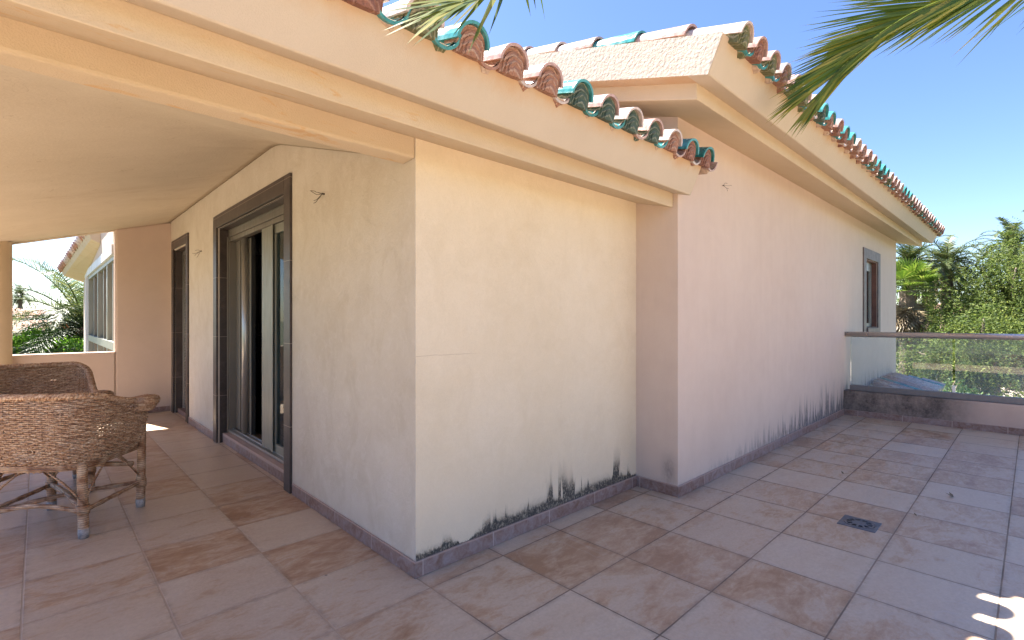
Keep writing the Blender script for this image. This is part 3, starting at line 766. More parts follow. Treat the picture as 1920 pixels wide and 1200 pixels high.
def lay_tile(parent, k, x, y, z, sl, yaw=0, sc_=1.0):
    o = bpy.data.objects.new('roof_tile', tm[k]); COL.objects.link(o); o.parent = parent
    off = parent.location + parent.parent.location
    off = Vector((0, 0, 0)); q = parent
    while q is not None: off += q.location; q = q.parent
    o.location = Vector((x, y, z)) - off
    o.rotation_euler = (math.atan(sl)+R.uniform(-.015, .015), R.uniform(-.03, .03), yaw+R.uniform(-.015, .015)); o.scale = (sc_,)*3
    return o
# lower roof: eave tiles, from the right end leftwards as in the photograph
seq = 'IHJGFGEDDCBAKDGEJBHI'
for i, k in enumerate(seq):
    lay_tile(yroof, k, 3.29-.2275*i, 1.542, 2.292, YS, 0, .94)
# upper roof eave
seq2 = 'BAKJKBDECAHCJDAKCEHKADJIHCKAJDBADJAKHADJAD'
for i, k in enumerate(seq2):
    if 2.91+.2185*i < 11.95: lay_tile(proof, k, 2.91+.2185*i, 1.147, 2.808, SL, 0, .94)
# verge: covers lapping up the gable edge
def verge_mesh(cov):
    n = 14; m_ = MB(); vs = []
    for (r0, yy, zo) in ((.092, 0, .058), (.074, .42, .046), (.078, 0, .058), (.060, .42, .046)):
        vs += [(-math.cos(PI*i/n)*r0, yy, zo+math.sin(PI*i/n)*r0) for i in range(n+1)]
    k = n+1; fs = []
    for i in range(n): fs += [(i, i+1, k+i+1, k+i), (2*k+i+1, 2*k+i, 3*k+i, 3*k+i+1), (i+1, i, 2*k+i, 2*k+i+1)]
    fs += [(0, k, 3*k, 2*k), (n, 2*k+n, 3*k+n, k+n)]
    m_.add(vs, fs); o = m_.build('roof_tile', ['g_'+cov], fix=False); me = o.data; bpy.data.objects.remove(o); return me
for i, k in enumerate(('mauve', 'turq', 'mauve', 'pale', 'mauve', 'turq', 'mauve', 'turq', 'pale', 'mauve')):
    tm['v'+str(i)] = verge_mesh(k)
    y = 1.47+.345*i
    lay_tile(proof, 'v'+str(i), 2.905, y, 2.800+SL*(y-1.145)+.014, SL)
# the rest of the two slopes: rows of barrel covers
def rows(x0, x1, p, y0, y1, z0, sl, mats, name, parent):
    mb = MB(); i = 0; x = x0
    while x < x1:
        for ry, s_ in ((.080, 1),):
            y = y0
            while y < y1:
                ye = min(y+.40, y1); a = []
                for (yy, rr) in ((y, .084), (ye, .072)):
                    for t_ in range(9):
                        th = PI*t_/8
                        a.append((x-math.cos(th)*rr, yy, z0+sl*(yy-y0)+math.sin(th)*rr+(.018 if yy == y else 0)))
                mb.add(a, [(q, q+1, 10+q, 9+q) for q in range(8)], R.randrange(len(mats)))
                y = ye
        x += p; i += 1
    return part(mb, name, mats, parent)
gm = ['g_turq', 'g_mauve', 'g_terra', 'g_green', 'g_pale', 'g_teal']
rows(-.9, 3.2, .222, 1.90, 4.95, 2.43, YS, gm, 'tile_covering', yroof)
rows(3.09, 11.9, .2185, 1.50, RG, 2.94, SL, gm, 'tile_covering', proof)

# garden wing seen past the porch: long window wall facing west
GX = .716
b = MB()
b.box((GX, 8.365, -3), (GX+3, 14.26, -.1)); b.box((GX, 8.365, 2.25), (GX+3, 14.26, 2.72)); b.box((GX, 13.35, -.1), (GX+3, 14.26, 2.25)); b.box((GX+.3, 8.365, -.1), (GX+3, 13.35, 2.25))
part(b, 'wall', 'pink', label='garden wing wall with a long row of windows')
gw = MB(); gw.box((GX-.02, 8.37, 2.12), (GX+.298, 13.6, 2.249)); gw.box((GX-.02, 13.25, -.1), (GX+.28, 13.349, 2.12))
wrow = part(gw, 'window', 'lintel', label='long garden wing window below a pale stone lintel')
mb = MB(); 
for y, w_ in ((13.12, .12), (11.0, .12), (9.42, .14), (8.40, .1)): mb.box((GX+.02, y, -.1), (GX+.09, y+w_, 2.06))
mb.box((GX+.015, 8.38, 2.061), (GX+.10, 13.24, 2.119)); mb.box((GX+.01, 8.38, .84), (GX+.11, 13.24, .95))
part(mb, 'frame', 'alu_green', wrow)
for y, w_ in ((12.2, .09), (10.3, .08), (8.95, .07)):
    mb = MB(); mb.box((GX+.045, y, -.1), (GX+.085, y+w_, 2.06)); part(mb, 'mullion', 'alu', wrow)
mb = MB(); mb.box((GX+.11, 8.38, -.1), (GX+.12, 13.24, 2.06)); part(mb, 'pane', 'pane', wrow)
mb = MB(); mb.box((GX+.26, 8.37, -.09), (GX+.29, 13.3, 2.11)); part(mb, 'dark_backing', 'dark', wrow)  # near-black sheet standing for the unlit room behind the panes
# wing roof: strip of tiles above the wall and the far eaves corner
b = MB(); b.hexa([(GX-.03, 8.4, 2.721), (GX+3, 8.4, 2.721), (GX+3, 14.3, 2.721), (GX-.03, 14.3, 2.721), (GX-.05, 8.4, 2.80), (GX+3, 8.4, 3.5), (GX+3, 14.3, 3.5), (GX-.05, 14.3, 2.80)])
part(b, 'roof', 'farroof', label='tiled roof of the garden wing')
b = MB()
# roof edge sloping past the wing's far corner
b.hexa([(.40, 14.45, 2.20), (.714, 14.45, 2.08), (.714, 10.2, 2.46), (.60, 10.2, 2.52), (.35, 14.5, 2.33), (.714, 14.5, 2.50), (.714, 10.2, 2.80), (.56, 10.2, 2.66)])
part(b, 'eaves', 'band', label='sloping eaves at the far corner of the garden wing')
mb = MB()
for k in range(20):
    f = k/19; y = 14.48-4.2*f
    mb.tube([(.31+.22*f, y, 2.33+.33*f), (.72, y, 2.53+.28*f)], .07, 7, R.randrange(3))
part(mb, 'tile_covering', ['g_mauve', 'g_terra', 'g_pale'])
b = MB(); b.box((.9, 14.28, -3), (4, 17.4, 2.3)); part(b, 'wall', 'pink')

# lean-to roof below the pink wall, beyond the railing
LX0, LX1, LY = 8.3, 11.25, 1.12
b = MB(); b.hexa([(LX0, LY, -.02), (LX1+.3, LY, -.02), (LX1, YP-.004, .06), (LX0+.3, YP-.004, .06), (LX0, LY, .06), (LX1+.3, LY, .06), (LX1-.4, YP-.004, .26), (LX0+.9, YP-.004, .26)])
lean = part(b, 'roof', 'fascia', label='low lean-to roof of blue glazed tiles beyond the railing')
mb = MB()
x = LX0+.15
while x < LX1+.2:
    cut = max(0, LX0+.9-x)/.9*.8 + max(0, x-LX1+.4)/.8
    ytop = LY+(YP-.02-LY)*max(.1, 1-cut)
    zz_ = lambda yy: .085+.20*(yy-LY)/(YP-LY)
    mb.tube([(x, LY-.05, zz_(LY-.05)), (x, (LY+ytop)/2, zz_((LY+ytop)/2)), (x, ytop, zz_(ytop))], [.085, .078, .07], 8, R.choice([0, 1, 0, 2]))
    x += .22
part(mb, 'tile_covering', ['g_turq', 'g_pale', 'g_mauve'], lean)
# wall below the lean-to
b = MB(); b.box((8.6, LY+.12, -3), (LX1, YP-.005, -.03)); part(b, 'wall', 'pink')

# ------------------------------------------------------------------ terrace parapet and railing
pw = MB(); pw.box((7.70, -2.3, -.02), (7.86, YP-.001, .325))
o = tag(pw.build('parapet_wall', 'parapet', bevel=.005), 'low rendered parapet blackened with mould beneath the glass railing', 'wall')
sk = MB(); sk.box((7.688, -2.3, .001), (7.6995, YP-.0125, .075)); s_ = sk.build('skirting', 'sky'); s_.parent = o
rl = empty('glass_railing', (7.78, 0, .325), 'glass balustrade with tubular metal handrail on the low parapet', 'railing')
def rpart(mb, name, mat, bevel=0):
    q = mb.build(name, mat, rl, bevel); q.location = -rl.location; return q
mb = MB(); mb.box((7.74, -2.3, .328), (7.82, YP-.06, .398)); rpart(mb, 'base_channel', 'channel', .004)
mb = MB(); mb.tube([(7.78, -2.3, 1.062), (7.78, YP-.002, 1.062)], .034, 20); rpart(mb, 'handrail', 'rail')
for (a, c) in ((YP-.065, .658), (.634, -.95), (-.975, -2.3)):
    mb = MB(); mb.box((7.774, c, .40), (7.786, a, 1.045)); rpart(mb, 'glass_panel', 'rail_glass')
mb = MB(); mb.box((7.765, .632, .40), (7.795, .660, .48)); rpart(mb, 'clamp', 'globe', .003)
# unseen outer parapet of the terrace part added for bounced sunlight
so_ = MB(); so_.prism([(3.4, -2.401), (7.86, -2.401), (7.86, -2.52), (3.52, -2.52), (3.52, -6.32), (-3.32, -6.32), (-3.32, 8.3), (-3.201, 8.3), (-3.201, -6.201), (3.4, -6.201)], -.25, .325, axis='z')
tag(so_.build('parapet_wall', 'parapet'), 'unseen low parapet along the added outer terrace edge', 'wall')
sb = MB(); sb.box((-3.1, -2.3, -3.0), (7.7, 8.2, -.251)); sb.box((-3.1, -6.1, -3.0), (3.3, -2.31, -.251)); tag(sb.build('terrace_base', 'slab'), kind='structure')

# floor drain
dr = empty('floor_drain', (3.84, .80, 0), 'square metal floor drain with a round slotted grate', 'drain')
def fpt(px, py, z=0):
    t = (H-z)*932/(py-600); s_ = (px-960)/932*t
    return (.6899*t+.7239*s_, .7239*t-.6899*s_)
dx, dy = fpt(1611, 982); dr.location = (dx, dy, .001); dr.scale = (1.12, 1.12, 1)
mb = MB(); hs = .085
ring = 40
vs = []; 
for i in range(ring):
    a = 2*PI*i/ring; c, s2 = math.cos(a), math.sin(a); k = hs/max(abs(c), abs(s2))
    vs.append((c*k, s2*k, .003)); 
for i in range(ring): a = 2*PI*i/ring; vs.append((math.cos(a)*.072, math.sin(a)*.072, .003))
for i in range(ring): a = 2*PI*i/ring; vs.append((math.cos(a)*.072, math.sin(a)*.072, -.0))
for i in range(ring):
    a = 2*PI*i/ring; c, s2 = math.cos(a), math.sin(a); k = (hs+.002)/max(abs(c), abs(s2)); vs.append((c*k, s2*k, 0))
fs = []
for i in range(ring): j = (i+1) % ring; fs += [(i, j, ring+j, ring+i), (ring+i, ring+j, 2*ring+j, 2*ring+i), (i, j, 3*ring+j, 3*ring+i)]
mb.add(vs, fs); mb.build('frame', 'steel', dr)
mb = MB(); mb.tube([(0, 0, .0002), (0, 0, .0012)], .071, 32); mb.build('well', 'black', dr)
mb = MB(); 
def disc(m, r0, r1, z, n=36):
    vs = [(math.cos(2*PI*i/n)*r, math.sin(2*PI*i/n)*r, zz) for zz in (z, z+.0025) for r in (r0, r1) for i in range(n)]
    fs = []
    for i in range(n):
        j = (i+1) % n
        fs += [(i, j, n+j, n+i), (2*n+i, 3*n+i, 3*n+j, 2*n+j), (n+i, n+j, 3*n+j, 3*n+i), (i, 2*n+i, 2*n+j, j)]
    m.add(vs, fs)
disc(mb, .060, .069, .0015); disc(mb, .0005, .034, .0015)
for k in range(10):
    a = 2*PI*k/10; c, s2 = math.cos(a), math.sin(a); w2 = .0045
    mb.hexa([(c*.033+s2*w2, s2*.033-c*w2, .0016), (c*.061+s2*w2, s2*.061-c*w2, .0016), (c*.061-s2*w2, s2*.061+c*w2, .0016), (c*.033-s2*w2, s2*.033+c*w2, .0016),
             (c*.033+s2*w2, s2*.033-c*w2, .0038), (c*.061+s2*w2, s2*.061-c*w2, .0038), (c*.061-s2*w2, s2*.061+c*w2, .0038), (c*.033-s2*w2, s2*.033+c*w2, .0038)])
mb.build('grate', 'steel', dr)
# dry leaf and scraps on the tiles
def scrap(px, py, label, seed, s_=.03):
    r = random.Random(seed); x, y = fpt(px, py); mb = MB()
    for k in range(3):
        a = r.uniform(0, 6.28); p = Vector((0, 0, .003)); d = Vector((math.cos(a), math.sin(a), .45)); n = d.cross(Vector((0, 0, 1))).normalized()
        mb.add([p, p+d*s_*.5+n*s_*.22, p+d*s_, p+d*s_*.5-n*s_*.22], [(0, 1, 2, 3)])
        mb.add([q+Vector((0, 0, -.001)) for q in (p, p+d*s_*.5+n*s_*.22, p+d*s_, p+d*s_*.5-n*s_*.22)], [(3, 2, 1, 0)])
    tag(mb.build('dry_leaf', 'deadfrond', loc=(x, y, .001), fix=False), label, 'leaf')
scrap(1788, 933, 'curled dry leaf on the tiles right of the floor drain', 4, .045)
scrap(1582, 889, 'tiny pale scrap on the tiles beyond the floor drain', 9, .03)
scrap(1719, 969, 'flat brown leaf scrap just beside the floor drain', 14, .028)

orn = empty('hanging_ornament', (1.9, 6.40, 0), 'dark metal baubles on a cord hanging inside the open sliding door', 'ornament')
mb = MB(); mb.tube([(0, 0, 2.249), (.02, .01, 1.7), (-.01, 0, 1.2), (0, 0, .78)], .004, 6); mb.build('cord', 'black', orn)
for z_, r_ in ((1.14, .055), (.99, .065), (.82, .05)):
    mb = MB()
    for k in range(4):
        a = PI*k/4; mb.tube([(math.cos(a)*math.cos(q)*r_, math.sin(a)*math.cos(q)*r_, z_+math.sin(q)*r_) for q in [2*PI*j/16 for j in range(17)]], .006, 5)
    mb.tube([(math.cos(2*PI*j/16)*r_, math.sin(2*PI*j/16)*r_, z_) for j in range(17)], .007, 5); mb.build('bauble', 'black', orn, fix=False)
# ------------------------------------------------------------------ wicker armchairs
def armchair(name, label, loc, rz, rim_back, rim_arm, mat='wicker', seed=1):
    r = random.Random(seed)
    root = empty(name, loc, label, 'armchair', 'wicker armchairs on the porch', rz)
    zb = .415
    # plan curve, u in 0..1 from right arm front, round the back, to left arm front; forward is +y
    def plan(u, wx, yf, yb_, rr):
        # rounded rectangle U: lengths
        Ls = (yf-yb_)-rr; La = rr*PI/2; Lb = 2*(wx-rr); tot = 2*Ls+2*La+Lb; d = u*tot
        if d < Ls: return (wx, yf-d)
        d -= Ls
        if d < La: a = d/rr; return (wx-rr+rr*math.cos(a), yb_+rr-rr*math.sin(a))
        d -= La
        if d < Lb: return (wx-rr-d, yb_)
        d -= Lb
        if d < La: a = d/rr; return (-wx+rr-rr*math.sin(a), yb_+rr-rr*math.cos(a))
        d -= La
        return (-wx, yb_+rr+d)
    def rimz(u):
        e = min(u, 1-u)
        k = max(0, min(1, (e-.08)/.27)); k = k*k*(3-2*k)
        return rim_arm+(rim_back-rim_arm)*k
    def surf(u, v):     # v 0..1 wall
        zt = rimz(u); z = zb+(zt-zb)*v
        e = min(u, 1-u); fr = max(0, 1-e/.20)
        bulge = .035*math.sin(PI*min(v, 1)*.9)
        lean = .05*v+bulge*(1-.3*fr)
        a = plan(u, .262+lean, .235+.03*v, -.235-lean*1.1, .15+.03*v)
        return Vector((a[0], a[1], z))
    S = 50
    # weft
    rows_ = int((rim_back-zb)/.0112)
    mb = MB()
    for k in range(rows_):
        zrow = zb+.006+k*.0112
        pts = []
        for i in range(S*2+1):
            u = i/(S*2); zt = rimz(u)
            v = (zrow-zb)/(zt-zb)
            if v > .985:
                if len(pts) > 3: mb.tube(pts, .0060, 5, 0, True, True, .95)
                pts = []; continue
            if r.random() < .0008:
                if len(pts) > 3: mb.tube(pts, .0060, 5, 0, True, True, .95)
                pts = []; continue
            p = surf(u, v); q = surf(min(u+.004, 1), v); t_ = (q-p); n = Vector((t_.y, -t_.x, 0))
            if n.length < 1e-6: n = Vector((1, 0, 0)) if u < .5 else Vector((-1, 0, 0))
            n.normalize()
            s_ = (1 if (i//2+k) % 2 == 0 else -1)*(1 if i % 2 == 0 else .0)
            pts.append(p-n*((.0078*s_))+Vector((0, 0, r.uniform(-.0011, .0011))))
        if len(pts) > 3: mb.tube(pts, .0060, 5, 0, True, True, .95)
    body = mb.build('woven_body', mat, root, fix=False)
    mb = MB()
    for i in range(0, S+1):
        u = i/S
        mb.tube([surf(u, v) for v in (0, .25, .5, .75, 1.0)], .0042, 5)
    mb.build('stakes', mat, body, fix=False)
    # braided rim: two twisting strands
    mb = MB(); K = 260
    for ph in (0, 2*PI/3, 4*PI/3):
        pts = []
        for i in range(K+1):
            u = i/K; p = surf(u, 1.0); q = surf(min(u+.004, 1), 1.0) if u < .99 else p+(p-surf(u-.004, 1.0))
            t_ = (q-p).normalized(); n = Vector((t_.y, -t_.x, 0)).normalized()
            a = ph+u*2*PI*34
            pts.append(p+n*math.cos(a)*.014+Vector((0, 0, 1))*math.sin(a)*.011)
        mb.tube(pts, .0105, 6)
    mb.build('braided_rim', mat, body, fix=False)
    # rolled woven arm pads at each front
    for sgn in (1, -1):
        mb = MB(); c0 = surf(.035 if sgn > 0 else .965, 1.0); cx = c0.x+sgn*.028; cy = c0.y-.02; cz = c0.z-.004
        prof_ = [(.008, .016), (.019, .017), (.030, .018), (.041, .017), (.052, .014), (.061, .007), (.066, -.003), (.067, -.014), (.064, -.025), (.059, -.036), (.053, -.046), (.046, -.056), (.040, -.066)]
        for k, (rr, dz) in enumerate(prof_):
            nn_ = 36
            mb.tube([Vector((cx+math.cos(2*PI*i/nn_)*(rr+.0028*(1 if (i//2+k) % 2 else -1)), cy+math.sin(2*PI*i/nn_)*(rr+.0028*(1 if (i//2+k) % 2 else -1))*1.3-.02*(k > 7)*(k-7)/5, cz+dz)) for i in range(nn_+1)], .0064, 5, 0, True, False)
        for k in range(18):
            a_ = 2*PI*k/18
            mb.tube([Vector((cx+math.cos(a_)*rr, cy+math.sin(a_)*rr*1.3, cz+dz)) for rr, dz in prof_[::2]], .0038, 4)
        mb.build('arm_pad', mat, body, fix=False)
        # woven panel hanging from the roll to the front post
        mb = MB()
        for k in range(24):
            z = zb+.01+(rim_arm-zb-.03)*k/23
            y0 = .235+.03*(z-zb)/(rim_arm-zb)
            x0 = sgn*(.262+.05*(z-zb)/(rim_arm-zb))
            mb.tube([(x0+sgn*.004*(-1)**k, y0-.01, z), (x0+sgn*.002, y0+.018, z), (x0-sgn*.02, y0+.022, z)], .0055, 5)
        mb.build('arm_front', mat, body, fix=False)
    # seat
    mb = MB()
    for k in range(40):
        y = -.225+.465*k/39; wd = .25 if y > -.1 else .25*math.sqrt(max(.05, 1-((-.1-y)/.15)**2*.6))
        mb.tube([(-wd+2*wd*i/24, y, .405+(.004 if (i+k) % 2 else -.004)-.02*(1-(2*i/24-1)**2)) for i in range(25)], .0062, 5)
    for i in range(13):
        x = -.24+.04*i; mb.tube([(x, -.2, .40), (x, 0, .385), (x, .235, .40)], .005, 5)
    mb.build('seat', mat, root, fix=False)
    # bottom hoop
    mb = MB()
    for dz, dr in ((0, .004), (-.014, 0), (-.024, -.006)):
        mb.tube([Vector(plan(i/60, .264+dr, .24, -.238-dr, .15)).to_3d()+Vector((0, 0, zb+dz)) for i in range(61)], .008, 6)
    mb.tube([(-.26, .235, zb-.01), (0, .245, zb-.01), (.26, .235, zb-.01)], .016, 8)
    mb.tube([(-.26, .20, .305), (.26, .20, .305)], .017, 8)
    mb.build('seat_hoop', 'cane', root, fix=False)
    # legs
    def wrapped(p0, p1, r0, r1, n=46):
        p0, p1 = Vector(p0), Vector(p1)
        pts = [p0.lerp(p1, i/n) for i in range(n+1)]
        rs = [(r0+(r1-r0)*i/n)*(1+.045*math.sin(i*2.4)+.03*r.random()) for i in range(n+1)]
        return pts, rs
    feet = {}
    for nm, (tx, ty, tz), (fx, fy) in (('fr', (.285, .262, rim_arm-.03), (.275, .255)), ('fl', (-.285, .262, rim_arm-.03), (-.275, .255)), ('br', (.225, -.185, zb), (.262, -.225)), ('bl', (-.225, -.185, zb), (-.262, -.225))):
        mb = MB(); pts, rs = wrapped((fx, fy, .03), (tx, ty, tz), .0255, .0245 if nm[0] == 'b' else .021)
        mb.tube(pts, rs, 12)
        lg = mb.build('leg', 'cane', root, fix=False)
        mb = MB(); mb.tube([(fx, fy, 0), (fx, fy, .03), (fx, fy, .055)], [.024, .027, .0265], 12); mb.build('foot', 'foot', lg, fix=False)
        mb = MB(); mb.tube([(fx+(tx-fx)*.2, fy+(ty-fy)*.2, .135), (fx+(tx-fx)*.25, fy+(ty-fy)*.25, .185)], .031, 12); mb.build('binding', 'cane', lg, fix=False)
        feet[nm] = (fx, fy)
    # stretchers: sides, bowed back, crossing braces
    mb = MB()
    def st(a, c, z0, z1, r_=.014, bow=0, bowz=0):
        A, C_ = Vector((*feet[a], z0)), Vector((*feet[c], z1)); n_ = 14
        mb.tube([A.lerp(C_, i/n_)+Vector((0, bow*math.sin(PI*i/n_), bowz*math.sin(PI*i/n_))) for i in range(n_+1)], [r_*(1+.12*math.sin(i*1.9)) for i in range(n_+1)], 9)
    st('br', 'fr', .155, .165); st('bl', 'fl', .155, .165); st('br', 'bl', .145, .145, .013, 0, .045)
    st('br', 'fl', .150, .165, .016, 0, .02); st('bl', 'fr', .150, .165, .014, 0, .02)
    mb.build('stretcher', 'cane', root, fix=False)
    for (ax, ay) , (bx, by) in (((.262, -.225), (.06, -.23)), ((-.262, -.225), (-.06, -.23)), ((.262, -.225), (.268, -.06)), ((.275, .255), (.268, .04)), ((-.262, -.225), (-.268, -.06)), ((-.275, .255), (-.268, .04)), ((.275, .255), (.10, .245)), ((-.275, .255), (-.10, .245))):
        mb = MB(); mb.tube([(ax, ay, .20), ((ax+bx)/2, (ay+by)/2, .31), (bx, by, zb-.02)], .006, 6)
        mb.build('brace', 'cane', root, fix=False)
    return root
# near chair: right rear foot at A, right front foot at B
A = Vector(fpt(160, 1008)); Bf = Vector(fpt(256, 953))
d = (Bf-A).normalized(); ang = math.atan2(d.y, d.x)-PI/2
right = Vector((d.y, -d.x)); cen = (A+Bf)/2-right*.27
armchair('armchair', 'brown wicker armchair nearest the camera seen from behind with worn grey feet', (cen.x, cen.y, 0), ang, .820, .735, 'wicker', 3)
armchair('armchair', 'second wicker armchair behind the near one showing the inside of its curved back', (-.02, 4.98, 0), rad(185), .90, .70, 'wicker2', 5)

# ------------------------------------------------------------------ palms
def frond_geo(mb, pts, n, L, r, droop=.35, w=.018, m=0, vang=.5, fwd=.75, lseg=3, tipshort=.25, roll=0.0):
    # pts: rachis polyline; leaflets both sides
    pts = [Vector(p) for p in pts]; k = len(pts)
    for i in range(n):
        f = .10+.90*i/(n-1); x = f*(k-1); a = min(int(x), k-2); fr = x-a
        p = pts[a].lerp(pts[a+1], fr); t_ = (pts[a+1]-pts[a]).normalized()
        side = t_.cross(Vector((0, 0, 1)))
        if side.length < .05: side = Vector((1, 0, 0))
        side.normalize(); upv = side.cross(t_).normalized()
        if roll: side, upv = side*math.cos(roll)+upv*math.sin(roll), upv*math.cos(roll)-side*math.sin(roll)
        ln = L*((math.sin(PI*min(1, f*.8+.18))**.7) if tipshort > .2 else min(1, .4+2*f)*(1-.35*f))*(1-tipshort*f)*r.uniform(.82, 1.12)
        for s_ in (1, -1):
            fw = fwd*(.6+.7*f)
            dd = (side*s_*(1-(.6 if roll else .35)*f)+t_*fw*(1.05 if roll and s_ < 0 else 1)+upv*(vang*r.uniform(-.4 if roll else .2, 1))).normalized()
            q = p.copy(); line = [q.copy()]
            for g in range(lseg):
                dd = (dd+Vector((0, 0, -droop*(g+1)/lseg))+Vector((r.uniform(-.05, .05), r.uniform(-.05, .05), r.uniform(-.05, .05)))).normalized()
                q = q+dd*ln/lseg; line.append(q.copy())
            wn_ = dd.cross(upv).normalized() if dd.cross(upv).length > .05 else side
            vs = []
            for g, q in enumerate(line):
                h = g/lseg; ww = w*(.55 if g == 0 else (1-h)**.65)*.5
                if g == lseg: vs.append(q)
                else: vs += [q+wn_*ww, q-wn_*ww]
            fs = [(2*g, 2*g+1, 2*g+3, 2*g+2) for g in range(lseg-1)]+[(2*(lseg-1), 2*(lseg-1)+1, 2*lseg)]
            mb.add(vs, fs, m)
def date_palm(name, loc, h, n, FL, label, group=None, leafm='farfrond', seed=1, trunk_r=.28, dens=34, w=.03, dead=10, base='bark', cat='palm tree', lean=(0, 0)):
    r = random.Random(seed); root = empty(name, loc, label, cat, group)
    mb = MB(); K = 26
    top = Vector((lean[0], lean[1], h))
    mb.tube([Vector((lean[0]*(i/K)**1.5, lean[1]*(i/K)**1.5, h*i/K)) for i in range(K+1)], [trunk_r*(1.15-.25*i/K)*(1+.07*(-1)**i) for i in range(K+1)], 14, smooth=False)
    tr = mb.build('trunk', 'bark', root, fix=False)
    if base != 'bark':
        mb = MB()
        for k in range(60):
            a = r.uniform(0, 6.28); z = h-.15-r.random()*.9; d_ = Vector((math.cos(a), math.sin(a), .7)).normalized(); p = Vector((math.cos(a)*trunk_r*.8, math.sin(a)*trunk_r*.8, z))+Vector((lean[0], lean[1], 0))
            mb.tube([p, p+d_*.30, p+d_*.42+Vector((0, 0, .08))], [.07, .045, .015], 5)
        mb.build('frond_bases', base, root, fix=False)
    mb = MB()
    for k in range(n):
        a = k*2.39996+r.uniform(-.2, .2); e = rad(74-96*(k/n)**.9)+r.uniform(-.1, .1)
        d_ = Vector((math.cos(a)*math.cos(e), math.sin(a)*math.cos(e), math.sin(e)))
        L = FL*r.uniform(.85, 1.1); p = top.copy(); pts = [p.copy()]
        for i in range(9):
            d_ = (d_+Vector((0, 0, -.075-.032*i))).normalized(); p = p+d_*L/9; pts.append(p.copy())
        mb.tube(pts, [.03*(1-i/10) for i in range(10)], 4, 0)
        frond_geo(mb, pts, int(dens*1.3), FL*.21, r, .22, w*1.3, 0)
    for k in range(dead):
        a = r.uniform(0, 6.28); d_ = Vector((math.cos(a)*.5, math.sin(a)*.5, .1)); p = top-Vector((0, 0, .3)); pts = [p.copy()]
        for i in range(7):
            d_ = (d_+Vector((0, 0, -.45))).normalized(); p = p+d_*FL*.8/7; pts.append(p.copy())
        mb.tube(pts, .02, 4, 1); frond_geo(mb, pts, dens//2, FL*.13, r, .5, w, 1)
    mb.build('crown', [leafm, 'deadfrond'], root, fix=False)
    return root
def wp(px, t_, py=None):      # world point on the ray at depth t_
    s_ = (px-960)/932*t_; v = [.6899*t_+.7239*s_, .7239*t_-.6899*s_]
    return Vector((v[0], v[1], H+(600-py)/932*t_ if py is not None else -3))
def palm_at(px, py, t_, **k):
    p = wp(px, t_, py); return date_palm('palm_tree', (p.x, p.y, -3), p.z+3, **k)
g1 = 'date palms beyond the railing'
palm_at(1775, 492, 24, n=34, FL=2.15, label='tall date palm with arching fronds rising right of the pink wing', group=g1, seed=3, trunk_r=.24, w=.032, dead=14)
palm_at(1706, 492, 23, n=34, FL=2.0, label='shaggy date palm half hidden by the end of the pink wing', group=g1, seed=8, trunk_r=.24, w=.032, dead=22)
palm_at(1741, 530, 28, n=34, FL=2.1, label='darker date palm standing between the two taller palms', group=g1, seed=12, trunk_r=.24, w=.036, dead=18)
palm_at(1898, 458, 30, n=34, FL=2.4, label='date palm whose crown shows above the pepper tree at the right edge', group=g1, seed=15, trunk_r=.26, w=.04, dead=4)
# fan palm
def fan_palm(loc, h, label, n=34, L=1.1, seed=2):
    r = random.Random(seed); root = empty('fan_palm', loc, label, 'palm tree')
    mb = MB(); K = 20
    mb.tube([(0, 0, h*i/K) for i in range(K+1)], [.26*(1+.08*(-1)**i) for i in range(K+1)], 12, smooth=False); mb.build('trunk', 'bark', root, fix=False)
    mb = MB()
    for k in range(n+30):
        old = k >= n
        a = k*2.39996; e = rad(80-95*((k % n)/n)) if not old else rad(-60+r.uniform(-20, 10))
        d_ = Vector((math.cos(a)*math.cos(e), math.sin(a)*math.cos(e), math.sin(e))); st_ = Vector((0, 0, h-(.0 if not old else .3+r.random()*.8)))
        c = st_+d_*(L*.9 if not old else .45)
        mb.tube([st_, c], .012, 4, 1 if old else 0)
        side = d_.cross(Vector((0, 0, 1))).normalized(); nr = side.cross(d_).normalized()
        for q in range(22):
            th = rad(-115+230*q/21); dd = (d_*math.cos(th)+side*math.sin(th)+nr*.12).normalized()
            w2 = dd.cross(nr).normalized()*.032; Lq = L*.75*r.uniform(.85, 1.05)
            e_ = c+dd*Lq; mid = c+dd*Lq*.6; e_.z -= .12*Lq
            mb.add([c, mid+w2, e_, mid-w2], [(0, 1, 2, 3)], 1 if old else 0)
    mb.build('crown', ['fan', 'deadfrond'], root, fix=False)
    return root
p = wp(1700, 21, 545); fan_palm((p.x, p.y, -3), p.z+3, 'bright green fan palm with a skirt of dry leaves beside the pink wing', L=.95)

